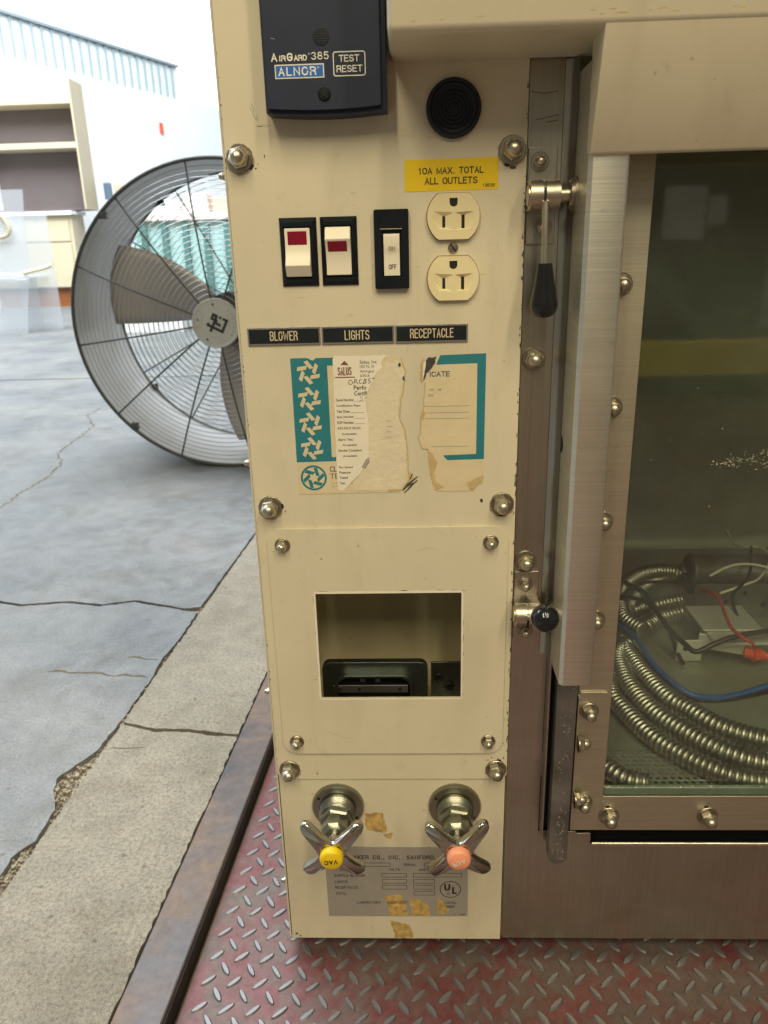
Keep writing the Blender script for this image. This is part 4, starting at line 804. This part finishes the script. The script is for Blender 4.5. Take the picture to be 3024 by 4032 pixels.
g = perforated(150, 480, 22, 82).build('grille', 'steel_inner', cab, smooth=False); g['kind'] = 'stuff'
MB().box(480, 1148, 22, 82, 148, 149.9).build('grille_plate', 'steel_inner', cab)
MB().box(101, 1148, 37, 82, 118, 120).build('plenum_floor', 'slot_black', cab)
# --- things in the cut-out
jb = thing('junction_box', 'dark steel junction box seen inside the square cut-out of the access plate', 'junction box', (-14, 60, 201))
def jm(mb): mb.v = [(x+14, y-60, z-201) for x, y, z in mb.v]; return mb
jm(MB().poly(rrect(-59, 32, 203, 267, 7, 5), [rrect(-46, 17, 210, 256, 9, 5)], 45, 52)).build('cover_ring', 'box_steel', jb, bevel=3.5, seg=3, angle=60)
jm(MB().poly(rrect(-48, 19, 206, 258, 10, 5), [rrect(-45.5, 16.5, 210.5, 255.5, 9, 5)], 38, 46)).build('collar', 'box_steel', jb, bevel=1.5, seg=2, angle=60)
jm(MB().box(-56, 29, 53, 57, 203, 262)).build('box_body', 'slot_black', jb)
jm(MB().box(-49.5, 14.8, 40.5, 42, 240, 247.2)).build('yoke_strap', 'galvanised', jb, bevel=.3)
for x in (-53, 24): jm(MB().lathe([(2.2, 0), (2.2, .3)], (x, 44.9, 262.4), n=14)).build('screw_hole', 'slot_black', jb)
for x in (-44, -27, 8): jm(MB().lathe([(1.5, 0), (1.5, .3)], (x, 40.4, 243.6), n=12)).build('strap_hole', 'slot_black', jb)
for x in (-24, -11): jm(MB().box(x-2, x+2, 40, 44, 251, 257)).build('clip', 'galvanised', jb)
br = thing('mounting_bracket', 'dull metal bracket with two rubber grommets beside the junction box', 'bracket', (48, 50, 201))
def bm_(mb): mb.v = [(x-48, y-50, z-201) for x, y, z in mb.v]; return mb
bm_(MB().box(35.5, 70, 74, 76, 201.2, 250)).build('bracket_plate', 'box_steel', br, bevel=.5)
for x, z in ((42.6, 235), (52.2, 226)): bm_(MB().lathe([(4.4, 0), (4.4, 1.8), (3.4, 2.6), (2.0, 2.2), (2.0, .4)], (x, 74, z), n=20)).build('grommet', 'slot_black', br)

# ================================================================== things lying in the work chamber
def conduit(label, pts, r=10.5, pitch=5.4, group=None):
    P = resample([Vector(p) for p in smoothpath(pts)], pitch/5); base = Vector(pts[0])
    rad = [r-2.3+2.3*math.sqrt(max(0, math.sin(math.pi*((i % 5)/5)))) for i in range(len(P))]
    o = MB().tube([tuple(p) for p in P], rad, 16).build('flexible_conduit', 'conduit_steel', None, angle=80)
    return tag(o, label, 'conduit', 'flexible metal conduits in the cabinet')
conduit('ribbed metal conduit, topmost of the curving bundle, looping up to the dark can', [(392, 438, 172), (365, 440, 166), (335, 420, 163), (305, 380, 162), (280, 320, 161), (262, 262, 161), (263, 225, 161), (268, 193, 161), (273, 167, 161), (281, 145, 161), (292, 130, 161), (309, 104, 161), (336, 85, 161), (370, 74, 161), (420, 70, 161)], 10.8)
conduit('ribbed metal conduit in the middle of the curving bundle', [(352, 338, 163), (322, 326, 162), (296, 300, 162), (272, 268, 162), (250, 240, 161), (244, 198, 161), (247, 163, 161), (258, 122, 161), (281, 86, 161), (304, 61, 161), (332, 46, 161), (380, 36, 161)], 11.2)
conduit('ribbed metal conduit, lowest of the curving bundle, crossing the perforated grille', [(366, 380, 160), (330, 366, 160), (300, 352, 160), (262, 300, 160), (232, 230, 160), (224, 165, 160), (229, 133, 160), (243, 89, 160), (262, 61, 160), (283, 40, 160), (306, 27, 160), (340, 22, 160), (400, 24, 160)], 9.6)
conduit('short ribbed conduit end by the bottom left corner of the glass', [(160, 75, 160), (178, 55, 160), (192, 40, 160), (204, 27, 160), (222, 22, 160)], 9.4)
conduit('ribbed metal conduit coiled highest at the back left of the chamber', [(284, 264, 178), (270, 300, 178), (283, 360, 180), (304, 395, 181), (330, 420, 180), (358, 436, 176), (388, 446, 168)], 10.5)
def wire(name, label, pts, r, mat, cat='wire'):
    return tag(MB().tube([tuple(p) for p in resample(smoothpath(pts), 3)], r, 10).build(name, mat, None, angle=80), label, cat)
wire('blue_wire', 'bright blue wire curving in front of the metal bracket', [(240, 300, 172), (258, 282, 176), (272, 248, 176), (278, 204, 170), (291, 171, 165), (306, 158, 160), (331, 160, 156), (359, 168, 155), (390, 178, 158), (430, 190, 160)], 3.1, 'blue_wire')
wire('black_wire', 'black wire running just behind the blue wire', [(262, 290, 166), (282, 215, 160), (296, 178, 156), (318, 160, 153), (350, 163, 153), (392, 176, 153), (440, 190, 153)], 2.4, 'black_wire')
wire('black_cable', 'black cable draped over the coiled conduits and the bracket', [(290, 370, 190), (300, 330, 196), (304, 308, 192), (308, 262, 186), (316, 222, 184), (324, 208, 182), (343, 210, 190), (366, 215, 196), (406, 224, 198), (450, 232, 198)], 3.0, 'black_wire', 'cable')
wire('looped_cable', 'thin black cable looped round the upper conduit coil', [(266, 330, 176), (275, 322, 192), (292, 312, 194), (306, 296, 188), (314, 270, 178), (318, 244, 160), (322, 230, 152)], 2.4, 'black_wire', 'cable')
wire('thin_black_cable', 'thin black cable crossing the back of the conduit coil', [(262, 318, 186), (300, 350, 196), (336, 366, 192), (372, 372, 186), (398, 366, 170)], 2.0, 'black_wire', 'cable')
wire('hanging_cable', 'black cable hanging from the dark can past the drilled plate', [(470, 430, 212), (446, 372, 206), (424, 336, 204), (404, 318, 196), (398, 290, 186), (400, 262, 180), (404, 246, 174)], 2.0, 'black_wire', 'cable')
wire('white_wire', 'white wire standing up with a curled free end', [(470, 512, 205), (464, 467, 202), (471, 447, 206), (487, 437, 208), (484, 404, 206), (450, 353, 203), (425, 333, 203), (389, 322, 196)], 1.5, 'white_wire')
wire('pale_wire', 'straight pale wire lying across the dark can', [(388, 352, 206), (417, 364, 214), (446, 368, 214), (475, 362, 208)], 1.6, 'white_wire')
wire('red_wire', 'red wire bending down over the metal bracket', [(372, 330, 196), (374, 307, 205), (377, 292, 204), (371, 257, 202), (367, 228, 200), (372, 209, 198), (384, 204, 192)], 1.9, 'red_wire')
can = thing('motor_can', 'dark grey oval can lying behind the metal bracket', 'motor', (440, 425, 150))
MB().lathe([(24, 0), (27, 3), (27, 8), (26, 10), (26, 104), (27, 106), (27, 112), (20, 114)], (-52, 0, 28), (1, -.06, 0), 32).build('can_body', 'dark_can', can)
MB().lathe([(6, 0), (6, 9)], (-60, -4, 24), (1, 0, 0), 12).build('terminal', 'black_plastic', can)
cn = thing('conduit_connector', 'dark clamp connector at the end of the topmost conduit', 'connector', (395, 437, 150))
MB().lathe([(12.5, 0), (12.5, 9), (10.8, 9.2), (10.8, 12), (12.5, 12.2), (12.5, 20), (9, 21)], (-12, 2, 22), (1, -.1, 0), 20).build('clamp_ring', 'dark_can', cn)
MB().box(6, 14, -6, 8, 0, 36).build('locknut', 'black_plastic', cn, bevel=1)
bt = thing('metal_bracket', 'folded pale sheet metal bracket box behind the blue wire', 'bracket', (350, 250, 150))
MB().poly([(-26, 30), (-26, 33), (2, 33), (14, 22), (20, 6), (16, 4), (11, 20), (1, 30)], (), 0, 62, 'x').build('folded_cover', 'zinc', bt, bevel=.6)
MB().box(-4, 62, 0, 60, 34, 36).build('top_plate', 'zinc', bt, bevel=.5)
MB().box(-34, -6, -8, -6, 1, 27).build('side_tab', 'zinc', bt, bevel=.4)
MB().lathe([(3.4, 0), (3.4, .3)], (-24, -8.05, 17), n=14).build('tab_hole', 'slot_black', bt)
MB().poly([(-8, 2), (44, -18), (58, 6), (4, 22)], (), 12, 30, 'z').build('front_box', 'zinc', bt, bevel=1.0)
sw = thing('back_plate', 'dark flat plate with drilled holes beside the red wire', 'plate', (440, 330, 150))
MB().box(-70, 60, 18, 21, 0, 46).build('plate_body', 'dark_can', sw, bevel=.5)
for x, z in ((-30, 22), (-8, 34), (16, 18), (36, 30)): MB().lathe([(3.2, 0), (3.2, .3)], (x, 17.9, z), n=14).build('drilled_hole', 'slot_black', sw)
for i, (x, y, z, a) in enumerate(((386, 232, 168, 20), (393, 226, 166, -15), (399, 236, 166, 40))):
    o = MB().lathe([(6, 0), (6.2, 2), (4.2, 15), (3.2, 17), (.01, 17.4)], (x, y, z), (math.cos(R(a)), -math.sin(R(a)), -.15), 10).build('wire_connector', 'orange_plastic', None)
    tag(o, ('orange twist-on wire connector nearest the bracket', 'orange twist-on wire connector in the middle of the three', 'orange twist-on wire connector farthest right of the three')[i], 'connector', 'orange wire connectors')

# ================================================================== FAN behind the cabinet
FX, FY, FZ, FR = -491., 1600., 417., 404.
fan = thing('drum_fan', 'large grey drum fan with wire guard standing on the concrete floor', 'fan', (FX, FY, TOP))
hz = FZ-TOP
def ringmesh(r, y, wr, n=96, k=6): 
    return MB().tube([(r*math.cos(2*math.pi*i/n), y, hz+r*math.sin(2*math.pi*i/n)) for i in range(n+1)], wr, k, False)
n = 96; mb = MB(); pr = [(FR, -6), (FR+4, -6), (FR+4, 350), (FR, 350)]; vs = []
for r, y in pr:
    for i in range(n): q = 2*math.pi*i/n; vs.append((r*math.cos(q), y, hz+r*math.sin(q)))
mb.add(vs, [(j*n+i, j*n+(i+1) % n, ((j+1) % 4)*n+(i+1) % n, ((j+1) % 4)*n+i) for j in range(4) for i in range(n)]); mb.build('drum', 'fan_grey', fan, angle=40)
ringmesh(FR+2, -6, 4.6).build('front_lip', 'fan_dark', fan, angle=80); ringmesh(FR+1, 352, 6).build('rear_lip', 'fan_dark', fan, angle=80)
def guard(name, y0, bulge, nr, rot):
    hub_r = 62; gd = MB().lathe([(hub_r, 0), (hub_r, 5)], (0, y0+bulge+2, hz), (0, -1, 0), 40).build(name, 'fan_dark', fan)
    prof = lambda r: y0+bulge*(1-(max(0, r-hub_r)/(FR-hub_r))**2.2)
    for i in range(nr):
        r = hub_r+14+(FR-hub_r-16)*i/(nr-1); ringmesh(r, prof(r), 1.05, 80, 4).build('guard_ring', 'fan_wire', gd, angle=80)
    for i in range(12):
        a = R(30*i+rot); P = [(r*math.cos(a), prof(r)+(-2.5 if bulge < 0 else 2.5), hz+r*math.sin(a)) for r in [hub_r-8+(FR-hub_r+8)*k/10 for k in range(11)]]
        MB().tube(P, 2.3, 6).build('spoke', 'fan_dark', gd, angle=80)
    for i in range(4):
        a = R(90*i+38+rot); MB().lathe([(11, 0), (13, 2), (13, 16), (9, 18)], (FR*.985*math.cos(a), y0+8, hz+FR*.985*math.sin(a)), (0, -1, 0), 4, a).build('guard_clip', 'fan_dark', gd)
    return gd
guard('front_guard', 0, -62, 25, 8); guard('rear_guard', 345, 30, 22, -2)
hub = MB().lathe([(64, 0), (65, 4), (63, 9), (60, 9), (59, 7.5), (38, 7.5), (37.4, 6.6), (36.4, 7.5), (.01, 8.2)], (0, -60, hz), n=56).build('hub_badge', 'hub_grey', fan)
yb = -69.0
def mono(P): # block monogram, turned as it stands
    c, s_ = math.cos(R(-27)), math.sin(R(-27)); return [((x*c-z*s_)*1.0, hz+(x*s_+z*c)*1.0) for x, z in P]
for i, P in enumerate((rect(-18, -3, 14, 22), rect(-18, -11.5, 4, 22), rect(-18, 2, 4, 10.5), rect(-8.5, -1.5, -26, 22), rect(-21, 27, -16, -9), rect(20, 27, -16, 22), rect(12, 27, 15.5, 22), rect(-3, 14, -3, 3.6), rect(2.6, 8.4, 15.5, 22), rect(-21, -14.5, -16, -6.5))):
    sheet('monogram', mono(P), yb-.05*i, 'print_black', hub, .04)
for i, ch in enumerate('INDUSTRIAL'):
    a = R(42-i*13.5); cx, cz = 49*math.cos(a), hz+49*math.sin(a); caps(ch, cx-2.6, cz-3.6, cx+2.6, cz+3.6, -68.6, 'print_grey', hub, .2, rot=math.degrees(a)-90)
for i, ch in enumerate('TPI'):
    a = R(190-i*24); cx, cz = 49*math.cos(a), hz+49*math.sin(a); caps(ch, cx-3.5, cz-5, cx+3.5, cz+5, -68.6, 'print_grey', hub, .3, rot=math.degrees(a)-90)
for a in (95, 237): MB().lathe([(3, 0), (3, .8)], (49*math.cos(R(a)), -68.0, hz+49*math.sin(R(a))), n=12).build('badge_screw', 'fan_dark', hub)
MB().lathe([(66, 0), (70, 10), (70, 190), (60, 205)], (0, 300, hz), n=36).build('motor', 'fan_dark', fan)
def blade(a0):
    mb = MB(); nr, nc = 10, 8; vs = []
    for i in range(nr+1):
        u = i/nr; r = 72+300*u; span = R(62-26*u); mid = R(a0)+R(10)*u
        for j in range(nc+1):
            v_ = j/nc-.5; a = mid+span*v_; tw = (56-26*u)*v_*2.0
            vs.append((r*math.cos(a), 175+tw+14*(v_*2)**2, hz+r*math.sin(a)))
    fs = [(i*(nc+1)+j, i*(nc+1)+j+1, (i+1)*(nc+1)+j+1, (i+1)*(nc+1)+j) for i in range(nr) for j in range(nc)]
    o = mb.add(vs, fs).build('blade', 'fan_blade', fan, angle=80); md = o.modifiers.new('thick', 'SOLIDIFY'); md.thickness = .004
for a in (155, 35, 275): blade(a)
MB().box(60, 330, 20, 330, 0, 14).build('foot', 'fan_dark', fan, bevel=4)

# ================================================================== yard behind
hu = thing('shelf_hutch', 'tall beige and brown open shelf hutch above the base cabinet', 'shelf', (-4300, 8500, TOP))
def lm(mb, o): mb.v = [(x-o[0], y-o[1], z-o[2]) for x, y, z in mb.v]; return mb
HO = (-4300, 8500, TOP)
lm(MB().box(-5400, -3548, 8820, 8840, 1040, 2160), HO).build('back_panel', 'brown_laminate', hu)
for (z0, z1) in ((2092, 2160), (1662, 1722)): lm(MB().box(-5400, -3552, 8500, 8818, z0, z1), HO).build('shelf', 'beige_laminate', hu, bevel=4)
lm(MB().box(-3550, -3530, 8490, 8842, 1042, 2330), HO).build('stile', 'beige_laminate', hu, bevel=3)
lm(MB().box(-5400, -3552, 8560, 8818, 1042, 1058), HO).build('bottom_board', 'brown_laminate', hu)
bc = thing('base_cabinet', 'beige base cabinet with drawers, white counter and orange toe board', 'cabinet', HO)
lm(MB().box(-5400, -3690, 8440, 8845, 990, 1030), HO).build('counter', 'white_laminate', bc, bevel=5)
lm(MB().box(-5400, -3722, 8500, 8840, 215, 988), HO).build('carcass', 'beige_laminate', bc, bevel=4)
lm(MB().box(-5400, -3760, 8484, 8499, 716, 930), HO).build('drawer_front', 'beige_laminate', bc, bevel=4)
lm(MB().box(-5400, -3760, 8484, 8499, 225, 700), HO).build('door', 'beige_laminate', bc, bevel=4)
lm(MB().box(-5400, -3740, 8560, 8838, TOP, 214), HO).build('toe_board', 'orange_wood', bc)
o = MB().box(-5100, -4250, 8520, 8760, 2162, 2420).build('white_carton', 'white_laminate', None, bevel=6); tag(o, 'white box standing on top of the hutch at the left edge', 'box')
AO = (-3100, 5500, TOP)
ac = thing('acrylic_box', 'clear acrylic tank with sloping sides standing left of the fan', 'tank', AO)
lm(MB().poly([(-3400, TOP), (-2960, TOP), (-2880, 420), (-2815, 1046), (-3400, 1050)], (), 5500, 5508), AO).build('front_pane', 'acrylic', ac)
lm(MB().poly([(-3300, TOP), (-2805, TOP), (-2800, 880), (-3300, 900)], (), 5800, 5808), AO).build('rear_pane', 'acrylic', ac)
lm(MB().box(-3400, -2860, 5509, 5799, 425, 433), AO).build('shelf_pane', 'acrylic', ac)
lm(MB().box(-2966, -2958, 5509, 5799, TOP, 420), AO).build('side_pane', 'acrylic', ac)
o = MB().tube([(-3250, 5440, 455), (-2870, 5440, 432)], 26, 16).build('plastic_pipe', 'acrylic', None, angle=80); tag(o, 'clear plastic pipe laid across the acrylic tank', 'pipe')
o = MB().tube([(-2880, 5430, 462), (-2720, 5430, 492), (-2650, 5430, 515)], 14, 10).build('rubber_hose', 'paper_cream', None); tag(o, 'short tan hose pointing right from the tank', 'hose')
o = MB().tube([tuple(p) for p in smoothpath([(-3060, 5470, 900), (-2985, 5470, 860), (-2950, 5470, 780), (-2975, 5470, 730), (-3060, 5470, 715)])], 16, 10).build('bent_hose', 'beige_laminate', None, angle=80); tag(o, 'bent cream hose hanging in front of the tank', 'hose')
# far building turned 20 degrees, with a ribbed band along its top
WA = R(20); WD = Vector((math.sin(WA), math.cos(WA))); WN = Vector((math.cos(WA), -math.sin(WA))); W0 = Vector((-4560., 9000.))
def wq(t_, e): q_ = W0+WD*t_+WN*e; return (q_.x, q_.y)
def wbox(t0, t1, e0, e1, z0, z1):
    c = [wq(t0, e0), wq(t1, e0), wq(t1, e1), wq(t0, e1)]; mb = MB()
    mb.add([(x, y, z0) for x, y in c]+[(x, y, z1) for x, y in c], [(0, 3, 2, 1), (4, 5, 6, 7), (0, 1, 5, 4), (1, 2, 6, 5), (2, 3, 7, 6), (3, 0, 4, 7)]); return mb
fb = thing('white_building', 'white metal building with a pale blue ribbed band along its eaves', 'building')
wbox(-2500, 7500, -200, 0, TOP, 2700).build('wall', 'white_siding', fb)
wbox(-2500, 3500, -200, -30, 2702, 3130).build('ribbed_band', 'blue_band', fb)
wbox(-2500, 3500, -220, 20, 3132, 3165).build('eaves_trim', 'blue_rib', fb)
for i in range(28): wbox(-900+157*i, -900+157*i+20, -29, 0, 2703, 3130).build('rib', 'blue_rib', fb)
wbox(2700, 2860, 1, 12, TOP, 2700).build('downpipe', 'blue_band', fb)
o = wbox(2900, 2950, 2, 30, 2190, 2330).build('alarm_bell', 'orange_plastic', None); tag(o, 'small red box on the white building wall', 'box')
o = MB().box(-3500, -3425, 9000, 9060, 1165, 1345).build('blue_window', 'window_blue', None); tag(o, 'small blue-grey pane left of the beige carton behind the fan', 'window')
o = MB().box(-3500, -3120, 9070, 9400, 1080, 1160).build('shelf_board', 'beige_laminate', None); tag(o, 'long low beige board behind the fan top', 'board')
o = MB().box(-3405, -3240, 9080, 9300, 1162, 1330).build('beige_carton', 'beige_laminate', None, bevel=6); tag(o, 'beige carton on the board behind the fan top', 'box')
tc = thing('ribbed_container', 'teal ribbed waste container seen through the fan guard', 'container', (-1500, 6000, TOP))
TO = (-1500, 6000, TOP)
lm(MB().box(-2200, -700, 6000, 7400, 230, 815), TO).build('container_body', 'teal_paint', tc)
for i in range(9): lm(MB().box(-2130+168*i, -2130+168*i+52, 5965, 5999, 235, 790), TO).build('rib', 'teal_dark', tc, bevel=6)
lm(MB().box(-2215, -690, 5955, 7410, 816, 870), TO).build('top_rail', 'pink_clutter', tc, bevel=8)
for x in (-2000, -1000): lm(MB().box(x, x+120, 6050, 6200, TOP, 228), TO).build('skid', 'teal_dark', tc)
for i, (x, wd, h, mt, lb) in enumerate(((-2080, 240, 110, 'white_laminate', 'white carton heaped at the left end of the teal container'), (-1800, 200, 150, 'pink_clutter', 'pinkish carton heaped on the teal container'), (-1560, 260, 120, 'beige_laminate', 'beige carton heaped at the right on the teal container'))):
    o = MB().box(x, x+wd, 6100, 6350, 871, 871+h).build('carton', mt, None, bevel=8); tag(o, lb, 'box', 'cartons on the container')
o = MB().box(-2175, -1700, 5400, 5640, 130, 300).build('pale_crate', 'beige_laminate', None, bevel=6); tag(o, 'low cream crate on a pallet behind the fan', 'crate')
o = MB().box(-2190, -1690, 5380, 5660, TOP, 126).build('low_pallet', 'white_laminate', None, bevel=4); tag(o, 'white pallet under the cream crate behind the fan', 'pallet')
# ================================================================== things behind the camera that the glass mirrors
rl = thing('yellow_rail', 'yellow steel guard rail mirrored in the sash glass', 'rail', (1500, -2600, PZ))
lm(MB().box(500, 2600, -2600, -2540, 78, 212), (1500, -2600, PZ)).build('beam', 'yellow_rail', rl, bevel=6)
for x in (560, 2440): lm(MB().box(x, x+90, -2690, -2601, PZ, 260), (1500, -2600, PZ)).build('post', 'yellow_rail', rl)
lk = MB().box(700, 1420, -3050, -2660, PZ, 1500).build('dark_locker', 'dark_locker', None, bevel=8); tag(lk, 'dark locker mirrored in the sash glass', 'locker')
for i, (x0, x1, z0, z1, lb) in enumerate(((1000, 1160, 590, 782, 'tall paper notice mirrored at the upper left of the sash glass'), (1168, 1240, 640, 745, 'small paper notice mirrored beside the tall one'))):
    o = MB().box(x0, x1, -2659, -2657.5, z0, z1).build('paper_notice', 'sheet_paper', None); tag(o, lb, 'paper', 'mirrored paper notices')
o = MB().box(1250, 2300, -3400, -3380, 400, 1500).build('pale_board', 'sheet_paper', None); tag(o, 'pale board mirrored at the upper right of the sash glass', 'board')
